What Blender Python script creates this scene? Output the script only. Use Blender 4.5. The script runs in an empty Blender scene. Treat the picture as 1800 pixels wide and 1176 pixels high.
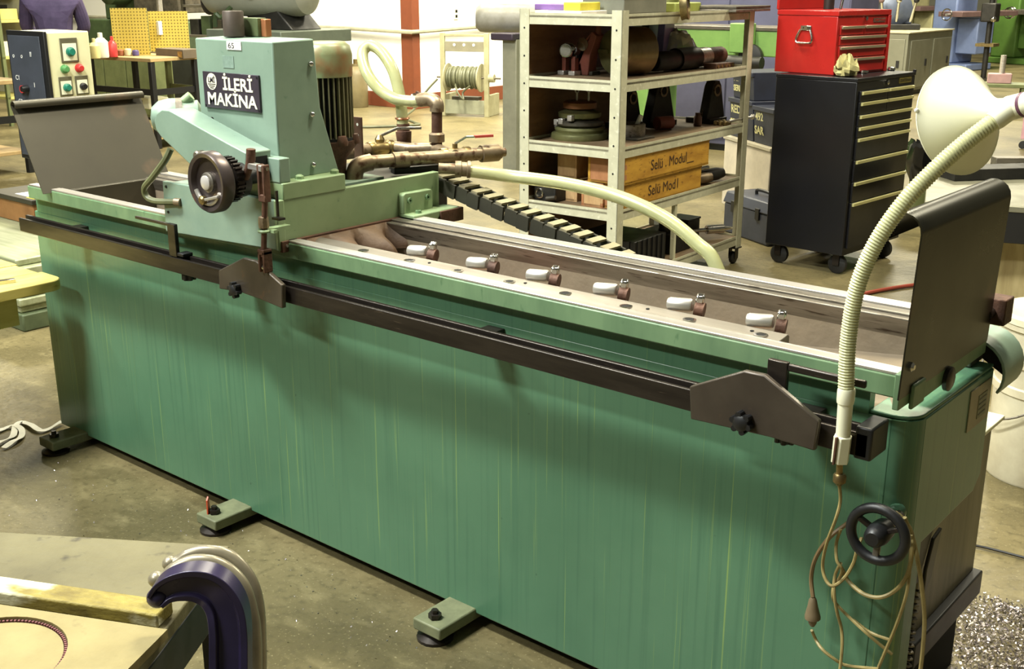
import bpy, bmesh, math, random
from mathutils import Vector, Matrix
random.seed(7)
R_ = math.radians
scene = bpy.context.scene
col = scene.collection

# ------------------------------------------------------------------ camera
YAW, PITCH, FOC = R_(49.95), R_(17.25), 2000.0
CAM = Vector((3.788, -1.923, 1.6))
fh = Vector((-math.cos(YAW), math.sin(YAW), 0))
rt = Vector((math.sin(YAW), math.cos(YAW), 0))
fw = fh*math.cos(PITCH) - Vector((0, 0, 1))*math.sin(PITCH)
up = Vector((0, 0, 1))*math.cos(PITCH) + fh*math.sin(PITCH)
cd = bpy.data.cameras.new('camera'); cd.sensor_fit = 'HORIZONTAL'; cd.sensor_width = 36.0
cd.lens = FOC/1800.0*36.0; cd.clip_start = 0.05; cd.clip_end = 200
cam = bpy.data.objects.new('camera', cd); col.objects.link(cam)
cam.matrix_world = Matrix(((rt.x, up.x, -fw.x, CAM.x), (rt.y, up.y, -fw.y, CAM.y), (rt.z, up.z, -fw.z, CAM.z), (0, 0, 0, 1)))
scene.camera = cam

def S(r, g, b, a=1.0):
    f = lambda c: (c/255/12.92) if c/255 <= .04045 else ((c/255+.055)/1.055)**2.4
    return (f(r), f(g), f(b), a)

# ------------------------------------------------------------------ light
w = bpy.data.worlds.new('hall_air'); scene.world = w; w.use_nodes = True
w.node_tree.nodes['Background'].inputs[0].default_value = S(225, 222, 190)
w.node_tree.nodes['Background'].inputs[1].default_value = 0.11
def lamp(name, loc, target, size, power, color, sy=None):
    l = bpy.data.lights.new(name, 'AREA'); l.shape = 'RECTANGLE'; l.size = size; l.size_y = sy or size
    l.energy = power; l.color = S(*color)[:3]
    o = bpy.data.objects.new(name, l); col.objects.link(o); o.location = loc
    d = Vector(target) - Vector(loc); o.rotation_euler = d.to_track_quat('-Z', 'Y').to_euler()
    return o
WARM = (255, 247, 218); COOL = (244, 247, 240)
lamp('ceiling_lamp', (0.3, -4.5, 5.0), (1.2, 0, .7), 1.6, 210, COOL, .3)
lamp('ceiling_lamp', (0.3, -1.75, 5.3), (0.8, 0, .7), 1.6, 430, COOL, .3)
lamp('ceiling_lamp', (-2.8, -1.9, 5.3), (0.4, 0, 1.0), 1.4, 130, COOL, .28)
lamp('ceiling_lamp', (2.4, 1.4, 5.6), (2.3, 1.2, 0), .4, 250, WARM, 1.6)
lamp('ceiling_lamp', (-1.6, 3.0, 5.6), (-1.6, 3.0, 0), .6, 340, WARM, 1.6)
lamp('ceiling_lamp', (3.0, 7.0, 5.6), (2.6, 7.0, 0), .6, 330, WARM, 1.6)
lamp('ceiling_lamp', (-4.6, 6.2, 5.6), (-6.2, 8.6, .8), .8, 640, WARM, 1.6)
lamp('ceiling_lamp', (-9.5, 5.2, 5.6), (-9.2, 7.5, 1.0), .8, 520, WARM, 1.6)
lamp('ceiling_lamp', (-3.4, 9.2, 5.6), (-6.0, 10.0, .8), .8, 480, WARM, 1.6)
lamp('ceiling_lamp', (-2.0, 14., 5.6), (-2.0, 15., 0), 1., 560, WARM, 1.6)
lamp('ceiling_lamp', (-3.0, 20., 5.6), (-3.0, 21., 0), 1., 520, WARM, 1.6)
scene.view_settings.view_transform = 'Standard'
scene.view_settings.look = 'None'
scene.view_settings.gamma = 1.0
scene.view_settings.use_curve_mapping = False
scene.view_settings.exposure = 0.35

# ------------------------------------------------------------------ measuring helpers (survey of the photo in world space)
def _ray(px, py): return rt*((px-900)/FOC) - up*((py-588)/FOC) + fw
def onz(px, py, z): d = _ray(px, py); return CAM + d*((z-CAM.z)/d.z)
def ony(px, py, y): d = _ray(px, py); return CAM + d*((y-CAM.y)/d.y)
def onx(px, py, x): d = _ray(px, py); return CAM + d*((x-CAM.x)/d.x)
def dep(px, py, t): return CAM + _ray(px, py)*t

# ------------------------------------------------------------------ mesh helpers
class MB:
    def __init__(s): s.v = []; s.f = []
    def add(s, vs, fs):
        n = len(s.v); s.v += [tuple(v) for v in vs]; s.f += [tuple(i+n for i in f) for f in fs]; return s
    def box(s, x0, x1, y0, y1, z0, z1):
        return s.add([(x0,y0,z0),(x1,y0,z0),(x1,y1,z0),(x0,y1,z0),(x0,y0,z1),(x1,y0,z1),(x1,y1,z1),(x0,y1,z1)],
                     [(0,3,2,1),(4,5,6,7),(0,1,5,4),(1,2,6,5),(2,3,7,6),(3,0,4,7)])
    def obox(s, c, size, rot=(0,0,0)):
        from mathutils import Euler
        m = Euler(rot).to_matrix(); c = Vector(c); hx, hy, hz = [k/2 for k in size]
        b = MB().box(-hx,hx,-hy,hy,-hz,hz)
        return s.add([c + m @ Vector(v) for v in b.v], b.f)
    def bar(s, p0, p1, w, h):       # box along p0->p1, w horizontally, h the other way
        p0, p1 = Vector(p0), Vector(p1); d = (p1-p0).normalized()
        u = d.cross(Vector((0,0,1)));  u = Vector((1,0,0)) if u.length < 1e-4 else u.normalized()
        n = u.cross(d); vs = []
        for p in (p0, p1):
            for a, b in ((-1,-1),(1,-1),(1,1),(-1,1)): vs.append(p + u*(a*w/2) + n*(b*h/2))
        return s.add(vs, [(0,1,2,3),(7,6,5,4),(0,4,5,1),(1,5,6,2),(2,6,7,3),(3,7,4,0)])
    def prism(s, poly, axis, a, b):
        n = len(poly); f = {'x': lambda p,t:(t,p[0],p[1]), 'y': lambda p,t:(p[0],t,p[1]), 'z': lambda p,t:(p[0],p[1],t)}[axis]
        return s.add([f(p,a) for p in poly]+[f(p,b) for p in poly],
                     [tuple(range(n)), tuple(range(2*n-1,n-1,-1))] + [(i,(i+1)%n,(i+1)%n+n,i+n) for i in range(n)])
    def lathe(s, prof, o, ax=(0,0,1), n=20):
        o = Vector(o); ax = Vector(ax).normalized()
        u = ax.orthogonal().normalized(); v = ax.cross(u); vs = []; fs = []
        for r, h in prof:
            for k in range(n):
                a = 2*math.pi*k/n; vs.append(o + ax*h + (u*math.cos(a)+v*math.sin(a))*r)
        m = len(prof)
        for i in range(m-1):
            for k in range(n):
                k2 = (k+1) % n; fs.append((i*n+k, i*n+k2, (i+1)*n+k2, (i+1)*n+k))
        if prof[0][0] > 1e-6: fs.append(tuple(range(n-1,-1,-1)))
        if prof[-1][0] > 1e-6: fs.append(tuple(range((m-1)*n, m*n)))
        return s.add(vs, fs)
    def cyl(s, p0, p1, r, r1=None, n=14):
        p0, p1 = Vector(p0), Vector(p1); d = p1-p0
        return s.lathe([(r,0),(r if r1 is None else r1, d.length)], p0, d, n)
    def pipe(s, p0, p1, ro, ri, n=20):
        p0, p1 = Vector(p0), Vector(p1); L = (p1-p0).length
        return s.lathe([(ri,0),(ro,0),(ro,L),(ri,L),(ri,0.0001)], p0, p1-p0, n)
    def tube(s, pts, r, n=8, closed=False):
        pts = [Vector(p) for p in pts]; m = len(pts); vs = []; fs = []; u = None
        for i, p in enumerate(pts):
            if closed: d = pts[(i+1)%m]-pts[i-1]
            else: d = pts[min(i+1,m-1)]-pts[max(i-1,0)]
            d.normalize()
            if u is None: u = d.orthogonal().normalized()
            u = (u - d*u.dot(d)).normalized(); v = d.cross(u)
            rr = r[i] if isinstance(r, (list,tuple)) else r
            for k in range(n):
                a = 2*math.pi*k/n; vs.append(p + (u*math.cos(a)+v*math.sin(a))*rr)
        for i in range(m if closed else m-1):
            j = (i+1) % m
            for k in range(n): k2 = (k+1)%n; fs.append((i*n+k, i*n+k2, j*n+k2, j*n+k))
        if not closed: fs += [tuple(range(n-1,-1,-1)), tuple(range((m-1)*n, m*n))]
        return s.add(vs, fs)
    def torus(s, c, ax, RR, r, n=28, k=8):
        c = Vector(c); ax = Vector(ax).normalized(); u = ax.orthogonal().normalized(); v = ax.cross(u)
        return s.tube([c + (u*math.cos(2*math.pi*i/n)+v*math.sin(2*math.pi*i/n))*RR for i in range(n)], r, k, True)
    def sph(s, c, r, n=12, sc=(1,1,1)):
        b = MB().lathe([(math.sin(math.pi*i/(n//2+2))*r, -math.cos(math.pi*i/(n//2+2))*r) for i in range(n//2+3)], (0,0,0), (0,0,1), n)
        return s.add([(c[0]+v[0]*sc[0], c[1]+v[1]*sc[1], c[2]+v[2]*sc[2]) for v in b.v], b.f)
    def sheet(s, grid, th, nrm):    # grid of points -> solid sheet of thickness th along nrm
        n, m = len(grid), len(grid[0]); nn = Vector(nrm)*th
        vs = [Vector(p) for row in grid for p in row]; vs += [p+nn for p in vs]; o = n*m; fs = []
        for i in range(n-1):
            for j in range(m-1):
                q = (i*m+j, i*m+j+1, (i+1)*m+j+1, (i+1)*m+j); fs += [q, tuple(k+o for k in q[::-1])]
        for i in range(n-1):
            for j in (0, m-1): fs.append((i*m+j, (i+1)*m+j, (i+1)*m+j+o, i*m+j+o))
        for j in range(m-1):
            for i in (0, n-1): fs.append((i*m+j, i*m+j+1, i*m+j+1+o, i*m+j+o))
        return s.add(vs, fs)
    def mesh(s, name, mat=None, ang=38):
        me = bpy.data.meshes.new(name); me.from_pydata(s.v, [], s.f)
        b = bmesh.new(); b.from_mesh(me); bmesh.ops.remove_doubles(b, verts=b.verts, dist=1e-6)
        bmesh.ops.recalc_face_normals(b, faces=b.faces); b.to_mesh(me); b.free()
        me.polygons.foreach_set('use_smooth', [True]*len(me.polygons)); me.set_sharp_from_angle(angle=R_(ang))
        if mat: me.materials.append(mat)
        return me
    def build(s, name, mat, parent=None, bevel=0, label=None, ang=38):
        o = bpy.data.objects.new(name, s.mesh(name, mat, ang)); col.objects.link(o)
        if parent: o.parent = parent
        if label: o['label'] = label
        if bevel:
            m = o.modifiers.new('bevel', 'BEVEL'); m.width = bevel; m.segments = 2; m.limit_method = 'ANGLE'; m.angle_limit = R_(40)
            m.harden_normals = False
        return o

def put(name, mesh, parent=None, loc=(0,0,0), rot=(0,0,0), scale=None):   # object sharing mesh data
    o = bpy.data.objects.new(name, mesh); col.objects.link(o); o.location = loc; o.rotation_euler = rot
    if parent: o.parent = parent
    if scale: o.scale = scale
    return o
def thing(name, label, cat, loc=(0,0,0), rz=0, group=None):
    o = bpy.data.objects.new(name, None); col.objects.link(o); o.empty_display_size = .1
    o.location = loc; o.rotation_euler = (0,0,rz); o['label'] = label; o['category'] = cat
    if group: o['group'] = group
    return o
def tag(o, label, cat, group=None):
    o['label'] = label; o['category'] = cat
    if group: o['group'] = group
    return o
def struct(o): o['kind'] = 'structure'; return o
def spline(pts, k=8, closed=False):
    pts = [Vector(p) for p in pts]; out = []; n = len(pts)
    for i in range(n if closed else n-1):
        if closed: a, b, c, d = pts[i-1], pts[i], pts[(i+1)%n], pts[(i+2)%n]
        else: a, b, c, d = pts[max(i-1,0)], pts[i], pts[i+1], pts[min(i+2,n-1)]
        for j in range(k):
            t = j/k; out.append(.5*((2*b)+(c-a)*t+(2*a-5*b+4*c-d)*t*t+(3*b-a-3*c+d)*t**3))
    if not closed: out.append(pts[-1])
    return out
def lettering(name, text, size, mat, parent, mtx, depth=.0006, bold=0, align='LEFT', spacing=1.0, xs=1.0):
    cu = bpy.data.curves.new(name, 'FONT'); cu.body = text; cu.size = size; cu.extrude = depth; cu.offset = bold
    cu.align_x = align; cu.space_character = spacing; cu.resolution_u = 3
    o = bpy.data.objects.new('tmp', cu); col.objects.link(o)
    dg = bpy.context.evaluated_depsgraph_get(); me = bpy.data.meshes.new_from_object(o.evaluated_get(dg))
    bpy.data.objects.remove(o); bpy.data.curves.remove(cu)
    me.transform(mtx @ Matrix.Diagonal((xs, 1, 1, 1))); me.materials.clear(); me.materials.append(mat)
    return put(name, me, parent)
def frame(o, xdir, ydir):           # matrix placing text: x along xdir, y along ydir, origin o
    x = Vector(xdir).normalized(); y = Vector(ydir).normalized(); z = x.cross(y); o = Vector(o)
    return Matrix(((x.x,y.x,z.x,o.x),(x.y,y.y,z.y,o.y),(x.z,y.z,z.z,o.z),(0,0,0,1)))

# ------------------------------------------------------------------ materials
def M(name, c1, c2=None, rough=.5, metal=0, scale=6, bump=0, stretch=(1,1,1), spots=None, spot_t=.68, spot_scale=25, spec=.5, rvar=.12, trans=0, lo=.35, hi=.65, alpha=1):
    m = bpy.data.materials.new(name); m.use_nodes = True; nt = m.node_tree; N = nt.nodes; L = nt.links
    p = N['Principled BSDF']; p.inputs['Metallic'].default_value = metal; p.inputs['Roughness'].default_value = rough
    p.inputs['Specular IOR Level'].default_value = spec
    if trans: p.inputs['Transmission Weight'].default_value = trans
    if c2 is None: c2 = tuple(int(k*.88) for k in c1)
    tc = N.new('ShaderNodeTexCoord'); mp = N.new('ShaderNodeMapping'); L.new(tc.outputs['Object'], mp.inputs[0])
    mp.inputs['Scale'].default_value = stretch
    nz = N.new('ShaderNodeTexNoise'); nz.inputs['Scale'].default_value = scale; nz.inputs['Detail'].default_value = 6; nz.inputs['Roughness'].default_value = .62
    L.new(mp.outputs[0], nz.inputs['Vector'])
    cr = N.new('ShaderNodeValToRGB'); cr.color_ramp.elements[0].position = lo; cr.color_ramp.elements[1].position = hi
    cr.color_ramp.elements[0].color = S(*c1); cr.color_ramp.elements[1].color = S(*c2); L.new(nz.outputs[0], cr.inputs[0])
    out = cr.outputs[0]
    if spots:
        n2 = N.new('ShaderNodeTexNoise'); n2.inputs['Scale'].default_value = spot_scale; n2.inputs['Detail'].default_value = 4
        L.new(mp.outputs[0], n2.inputs['Vector'])
        r2 = N.new('ShaderNodeValToRGB'); r2.color_ramp.elements[0].position = spot_t-.07; r2.color_ramp.elements[1].position = spot_t+.05
        L.new(n2.outputs[0], r2.inputs[0])
        mx = N.new('ShaderNodeMix'); mx.data_type = 'RGBA'; mx.inputs[7].default_value = S(*spots)
        L.new(r2.outputs[0], mx.inputs[0]); L.new(out, mx.inputs[6]); out = mx.outputs[2]
    L.new(out, p.inputs['Base Color'])
    if rvar:
        mr = N.new('ShaderNodeMapRange'); mr.inputs[3].default_value = max(.03, rough-rvar); mr.inputs[4].default_value = min(1, rough+rvar)
        L.new(nz.outputs[0], mr.inputs[0]); L.new(mr.outputs[0], p.inputs['Roughness'])
    if bump:
        bp = N.new('ShaderNodeBump'); bp.inputs['Strength'].default_value = bump; bp.inputs['Distance'].default_value = .01
        n3 = N.new('ShaderNodeTexNoise'); n3.inputs['Scale'].default_value = scale*6; n3.inputs['Detail'].default_value = 5
        L.new(mp.outputs[0], n3.inputs['Vector']); L.new(n3.outputs[0], bp.inputs['Height']); L.new(bp.outputs[0], p.inputs['Normal'])
    if alpha < 1: p.inputs['Alpha'].default_value = alpha
    return m

def green_panel():      # sheet-metal paint with run marks, grime and chips
    m = M('green_body_paint', (88,128,100), (76,114,88), .32, scale=1.4, rvar=.06, lo=.3, hi=.7)
    nt = m.node_tree; N = nt.nodes; L = nt.links; p = N['Principled BSDF']; base = p.inputs['Base Color'].links[0].from_socket
    tc = N.new('ShaderNodeTexCoord')
    def layer(base, scl, noise_scale, c, lo, hi, amt, detail=3):
        mp = N.new('ShaderNodeMapping'); mp.inputs['Scale'].default_value = scl; L.new(tc.outputs['Object'], mp.inputs[0])
        nz = N.new('ShaderNodeTexNoise'); nz.inputs['Scale'].default_value = noise_scale; nz.inputs['Detail'].default_value = detail; L.new(mp.outputs[0], nz.inputs[0])
        mr = N.new('ShaderNodeMapRange'); mr.inputs[1].default_value = lo; mr.inputs[2].default_value = hi; mr.inputs[4].default_value = amt; L.new(nz.outputs[0], mr.inputs[0])
        mx = N.new('ShaderNodeMix'); mx.data_type = 'RGBA'; mx.inputs[7].default_value = S(*c); L.new(mr.outputs[0], mx.inputs[0]); L.new(base, mx.inputs[6]); return mx.outputs[2]
    base = layer(base, (150,150,1.3), 1.0, (136,162,92), .63, .72, .75)        # pale runs
    base = layer(base, (45,45,.8), 1.6, (60,98,78), .52, .78, .6)         # dark runs
    base = layer(base, (3,3,3), 1.2, (66,104,80), .5, .8, .45)
    base = layer(base, (1,1,1), 34, (44,70,56), .72, .8, .8)                # chips
    L.new(base, p.inputs['Base Color'])
    return m
G_BODY = green_panel()
G_PAINT = M('green_paint', (138,158,120), (124,146,108), .42, scale=5, spots=(84,110,84), spot_t=.74, spot_scale=40)
G_RAIL = M('green_rail_paint', (112,140,104), (94,122,90), .42, scale=4, stretch=(3,3,1), spots=(70,104,72), spot_t=.72, spot_scale=18)
G_TEAL = M('teal_paint', (130,152,136), (118,140,124), .4, scale=5, spots=(96,128,108), spot_t=.76, spot_scale=40)
STEEL = M('ground_steel', (206,202,196), (176,170,160), .36, .7, scale=3, stretch=(.4,14,14))
STEEL_OLD = M('oily_steel', (138,132,122), (104,98,88), .42, .75, scale=6, stretch=(.5,6,6), spots=(60,50,40), spot_t=.66)
CHROME = M('chrome', (215,212,208), (190,186,180), .16, 1)
BLACKST = M('blackened_steel', (56,50,45), (36,31,28), .32, .55, scale=7, stretch=(.6,5,5), spots=(88,76,66), spot_t=.72)
GUNMETAL = M('dark_grey_sheet', (70,66,54), (60,56,46), .42, .35, scale=2.5, spots=(104,84,66), spot_t=.7, spot_scale=4)
GUARD_D = M('olive_black_sheet', (46,44,32), (36,34,24), .3, .45, scale=3, spots=(84,66,44), spot_t=.66, spot_scale=5)
BLACK = M('black_paint', (24,24,26), (16,16,18), .45, scale=8)
CHESTBLK = M('black_enamel', (20,20,24), (14,14,17), .34, scale=5)
VOID = M('dark_gap', (10,10,8), None, .9, rvar=0)  # near-black colour standing in for the shade inside gaps and openings
RUST = M('rusty_steel', (106,74,58), (70,48,38), .6, .35, scale=14, bump=.2)
RUSTY_IN = M('rusty_trough', (132,118,98), (110,98,82), .7, .1, scale=5, spots=(128,84,62), spot_t=.62, spot_scale=3.5, bump=.25)
BRONZE = M('galvanised_brown', (158,142,118), (124,106,84), .45, .7, scale=18, spots=(84,60,44), spot_t=.62, spot_scale=30)
BRASS = M('brass_valve', (170,150,104), (130,112,76), .36, .9, scale=20)
CLEAR = M('milky_hose', (204,205,158), (188,190,140), .22, scale=10, trans=.35, rvar=.05)
CREAM = M('cream_plastic', (236,234,206), (226,224,194), .36, scale=4, rvar=.06)
CREAMRIB = M('cream_ribbed_tube', (206,206,160), (190,190,146), .42, scale=10)
LEATHER = M('brown_leather', (112,88,66), (84,64,48), .62, scale=8, bump=.25)
PLATE = M('purple_grey_plate', (74,66,76), (60,54,62), .34, .3, scale=6)
LETTER = M('ivory_letter', (240,236,214), None, .5, rvar=0)
WHITE = M('white_card', (240,240,232), None, .55, rvar=0)
RUBBER = M('black_rubber', (22,22,22), (30,29,27), .55)
PLASTIC_D = M('dark_chain_plastic', (58,56,46), (44,42,34), .5)
CHAINTOP = M('dusty_chain_bar', (150,142,112), (124,116,90), .55)
# ================================================================== setting
def concrete():
    m = M('concrete_floor', (124,113,80), (102,93,63), .42, scale=.9, rvar=.16, spec=.45)
    nt = m.node_tree; N = nt.nodes; L = nt.links; p = N['Principled BSDF']; base = p.inputs['Base Color'].links[0].from_socket
    tc = N.new('ShaderNodeTexCoord')
    def lay(base, sc, c, lo, hi, amt, det=6, st=(1,1,1)):
        mp = N.new('ShaderNodeMapping'); mp.inputs['Scale'].default_value = st; L.new(tc.outputs['Object'], mp.inputs[0])
        nz = N.new('ShaderNodeTexNoise'); nz.inputs['Scale'].default_value = sc; nz.inputs['Detail'].default_value = det; L.new(mp.outputs[0], nz.inputs[0])
        mr = N.new('ShaderNodeMapRange'); mr.inputs[1].default_value = lo; mr.inputs[2].default_value = hi; mr.inputs[4].default_value = amt; L.new(nz.outputs[0], mr.inputs[0])
        mx = N.new('ShaderNodeMix'); mx.data_type = 'RGBA'; mx.inputs[7].default_value = S(*c); L.new(mr.outputs[0], mx.inputs[0]); L.new(base, mx.inputs[6]); return mx.outputs[2]
    base = lay(base, 1.6, (74,67,42), .46, .64, .8)
    base = lay(base, 7, (146,135,98), .54, .76, .4, 10, (1,2.2,1))
    base = lay(base, 42, (66,60,38), .52, .70, .55, 8)
    base = lay(base, 120, (164,154,116), .62, .72, .5, 3)
    L.new(base, p.inputs['Base Color'])
    n3 = N.new('ShaderNodeTexNoise'); n3.inputs['Scale'].default_value = 30; n3.inputs['Detail'].default_value = 6; L.new(tc.outputs['Object'], n3.inputs[0])
    bp = N.new('ShaderNodeBump'); bp.inputs['Strength'].default_value = .25; bp.inputs['Distance'].default_value = .01
    L.new(n3.outputs[0], bp.inputs['Height']); L.new(bp.outputs[0], p.inputs['Normal'])
    return m
CONC = concrete()
WALLW = M('white_wall_paint', (244,242,234), (238,236,226), .6, scale=2)
RUSTPAINT = M('brown_red_paint', (126,68,44), (112,60,38), .5, scale=3)
fl = struct(MB().add([(-30,-12,0),(20,-12,0),(20,45,0),(-30,45,0)], [(0,1,2,3)]).build('floor', CONC))
far = M('hall_cladding', (206,204,186), (190,188,168), .6, scale=.6)
struct(MB().box(-30,20,44.8,45,0,8).build('wall_far', far)); struct(MB().box(-30,-29.8,-12,44.8,0,8).build('wall_side', far))
# the white office block in the corner of the hall
cw = onz(728,192,0); cw.z = 0
wl = struct(MB().box(cw.x-9, cw.x, cw.y, cw.y+.15, 0, 4.2).build('wall_left', WALLW))
wr = struct(MB().box(cw.x-.15, cw.x, cw.y+.15, cw.y+6.5, 0, 4.2).build('wall_back', WALLW))
struct(MB().box(cw.x-9, cw.x, cw.y-.02, cw.y, 0, .19).build('baseboard_left', RUSTPAINT, bevel=.004))
struct(MB().box(cw.x, cw.x+.02, cw.y-.02, cw.y+6.5, 0, .19).build('baseboard_back', RUSTPAINT, bevel=.004))
struct(MB().box(cw.x-.17, cw.x+.02, cw.y-.035, cw.y-.02, 0, 4.2).box(cw.x+.02, cw.x+.035, cw.y-.035, cw.y+.1, 0, 4.2).build('trim_1', RUSTPAINT, bevel=.004))
pw = MB().tube([(cw.x-8.9,cw.y-.07,1.03),(cw.x-1.2,cw.y-.07,1.0),(cw.x+.07,cw.y-.08,.98),(cw.x+.07,cw.y+2.0,1.03),(cw.x+.07,cw.y+6.2,1.05)], .028, 8)
tag(pw.build('wall_conduit', M('pale_grey_pipe', (176,172,150), None, .5)), 'pale grey conduit running along the white wall and round the brown corner post', 'pipe')
def outlet(p, along, label):
    t = thing('wall_socket', label, 'socket', p, 0 if along == 'x' else R_(90), 'sockets on the white wall')
    MB().box(-.04,.04,-.012,0,-.075,.075).build('cover_plate', CREAM, t, .003)
    for dz in (-.032,.032): MB().box(-.02,.02,-.016,-.012,dz-.018,dz+.018).build('outlet', BLACK, t, .002)
outlet(ony(538,22,cw.y), 'x', 'small wall socket on the white wall just above the stacked metal blocks')
outlet(onx(801,24,cw.x), 'y', 'small double wall socket on the white wall above the cable reel cart')

# ================================================================== the long green grinding machine
gm = thing('grinding_machine', 'long green knife grinding machine with steel rails and dark sheet end guards', 'machine')
X1 = 3.12
MB().box(0,3.075,0,.025,.042,.838).build('front_panel', G_BODY, gm, .003)
cpts = [(3.075,0)] + [(3.075+.045*math.sin(a), .045-.045*math.cos(a)) for a in [R_(90)*i/8 for i in range(1,9)]]
cin = [(3.075+.025*math.sin(a), .045-.025*math.cos(a)) for a in [R_(90)*i/8 for i in range(8,-1,-1)]]
MB().prism(cpts+cin, 'z', .042, .838).build('corner_panel', G_BODY, gm)
MB().prism([(.045,.042),(.10,.042),(.10,.565),(.385,.572),(.42,.60),(.42,.838),(.045,.838)], 'x', X1-.02, X1).build('end_panel', G_BODY, gm, .003)
MB().box(0,.025,.025,.42,.042,.838).build('left_end_panel', G_BODY, gm, .003)
MB().box(.025,2.5,.40,.42,.03,.838).build('back_panel', G_BODY, gm)
MB().prism([(3.03,.004),(3.075,.004),(3.10,.012),(3.113,.028),(3.118,.045),(3.118,.42),(3.03,.42)], 'z', .8385, .846).build('deck_plate', G_BODY, gm, .002)
MB().box(.03,2.95,.07,.38,0,.042).build('plinth', VOID, gm)  # plinth blocks are black to paint the shade of the gap beneath the body
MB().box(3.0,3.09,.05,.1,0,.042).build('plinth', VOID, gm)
# levelling feet
for fx in (.09, 1.03, 1.955, 2.88):
    f_ = MB().box(fx,fx+.095,-.135,.07,.024,.056).build('levelling_foot', M('foot_paint', (120,124,92), (92,96,70), .6, scale=12) if fx == .09 else bpy.data.materials['foot_paint'], gm, .004)
    MB().lathe([(.017,0),(.017,.012),(.009,.012),(.009,.022)], (fx+.045,-.1,.058), (0,0,1), 6).build('bolt', BLACKST, f_)
    MB().lathe([(.048,.0),(.048,.008),(.03,.016),(.012,.024)], (fx+.045,-.1,0), (0,0,1), 18).build('pad', BLACKST, f_)
# trough walls above the body
MB().box(.02,3.03,.0,.024,.838,.89).build('apron_wall', G_BODY, gm)
MB().box(.05,3.05,.34,.36,.62,.895).build('trough_back_wall', RUSTY_IN, gm)
MB().add([(.05,.02,.80),(2.5,.02,.79),(3.06,.02,.845),(3.06,.34,.862),(2.5,.34,.80),(.05,.34,.80)], [(0,1,4,5),(1,2,3,4)]).build('trough_floor', RUSTY_IN, gm)
MB().box(.20,.225,.03,.36,.80,.932).build('trough_end_wall', GUNMETAL, gm, .003)
# near rail : painted beam and ground slideways
nr = MB().box(.03,3.09,-.03,.012,.89,.932).build('front_rail', G_RAIL, gm, .003)
MB().box(.035,3.088,-.027,.004,.932,.938).build('slideway', STEEL, nr, .0015)
MB().box(.035,3.088,.006,.013,.930,.9365).build('slideway', STEEL, nr, .0015)
fr = MB().prism([(.328,.932),(.345,.872),(.36,.872),(.36,.846),(.435,.846),(.435,.932)], 'x', .03, 3.09).build('rear_rail', STEEL_OLD, gm, .003)
MB().box(.035,3.088,.352,.385,.932,.937).build('slideway', STEEL_OLD, fr, .0015)
MB().box(.035,3.088,.392,.434,.932,.940).build('slideway', STEEL, fr, .0015)
# end plates and guards
ep = MB().prism([(-.055,.878),(.02,.878),(.05,.866),(.40,.872),(.40,.945),(-.055,.945)], 'x', 3.092, 3.104).build('end_plate', G_RAIL, gm, .002)
MB().box(3.104,3.112,-.01,.05,.868,.915).build('end_lug', G_RAIL, gm, .004)
MB().lathe([(.024,0),(.024,.008),(.018,.011)], (3.104,.18,.876), (1,0,0), 18).build('bearing_cap', BLACKST, gm)
def guard(name, xb, zb, xt, zt, y0, y1, side, mat, roll, label):
    prof = [(xb,zb),(xt,zt)]
    c = (xt-side*roll, zt)
    for i in range(1,11):
        a = R_(i*21); prof.append((c[0]+side*roll*math.cos(a), c[1]+roll*math.sin(a)))
    grid = [[(x,y0,z),(x,y1,z)] for x,z in prof]
    o = MB().sheet(grid, 0, (1,0,0))
    # real thickness: offset profile inwards
    pts2 = []
    for i,(x,z) in enumerate(prof):
        a = prof[max(i-1,0)]; b = prof[min(i+1,len(prof)-1)]; dx, dz = b[0]-a[0], b[1]-a[1]; l = math.hypot(dx,dz)
        pts2.append((x-side*dz/l*.003, z+side*dx/l*.003))
    poly = [(x,z) for x,z in prof] + pts2[::-1]
    return MB().prism(poly, 'y', y0, y1).build(name, mat, gm, label=label)
guard('end_guard', 3.106, .90, 3.116, 1.196, -.062, .395, 1, GUARD_D, .034, 'dark sheet guard with rolled top at the near end')
guard('end_guard', .19, .925, .045, 1.205, -.06, .425, -1, GUNMETAL, .016, 'grey sheet guard with rolled top at the far end')
MB().lathe([(.009,0),(.009,.004),(.005,.008)], (3.108,-.03,.955), (1,0,0), 8).build('bolt', CHROME, gm)
# stop rod block, belt tunnel, rating plate on the near end
rb = MB().box(3.07,3.13,.41,.46,.93,.985).build('stop_block', RUST, gm, .003)
MB().cyl((3.10,.385,.955),(3.10,.412,.955),.012).build('pin', BLACKST, rb)
hc = ony(1704,652,.405); dcy, dcz = hc.x, hc.z
arc = [(dcy+.072*math.cos(R_(a)), dcz+.072*math.sin(R_(a))) for a in range(-32,151,14)]
arci = [(dcy+.066*math.cos(R_(a)), dcz+.066*math.sin(R_(a))) for a in range(150,-33,-14)]
MB().prism(arc+arci, 'y', .405, .53).build('belt_tunnel', G_TEAL, gm, .002)
MB().prism([(dcy+.067*math.cos(R_(a)), dcz+.067*math.sin(R_(a))) for a in range(-32,151,14)], 'y', .50, .51).build('tunnel_shade', VOID, gm)  # black plate painting the shade inside the tunnel
rp = MB().box(X1,X1+.002,.285,.405,.735,.822).build('rating_plate', M('pinkish_label', (150,140,112), (132,120,96), .45, .2), gm)
MB().box(X1+.002,X1+.003,.335,.385,.75,.80).build('engraved_field', M('label_field', (118,120,92), None, .5), rp)
for k in range(4): MB().box(X1+.003,X1+.0035,.34,.38,.757+k*.011,.760+k*.011).build('engraved_line', BLACK, rp)

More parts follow.
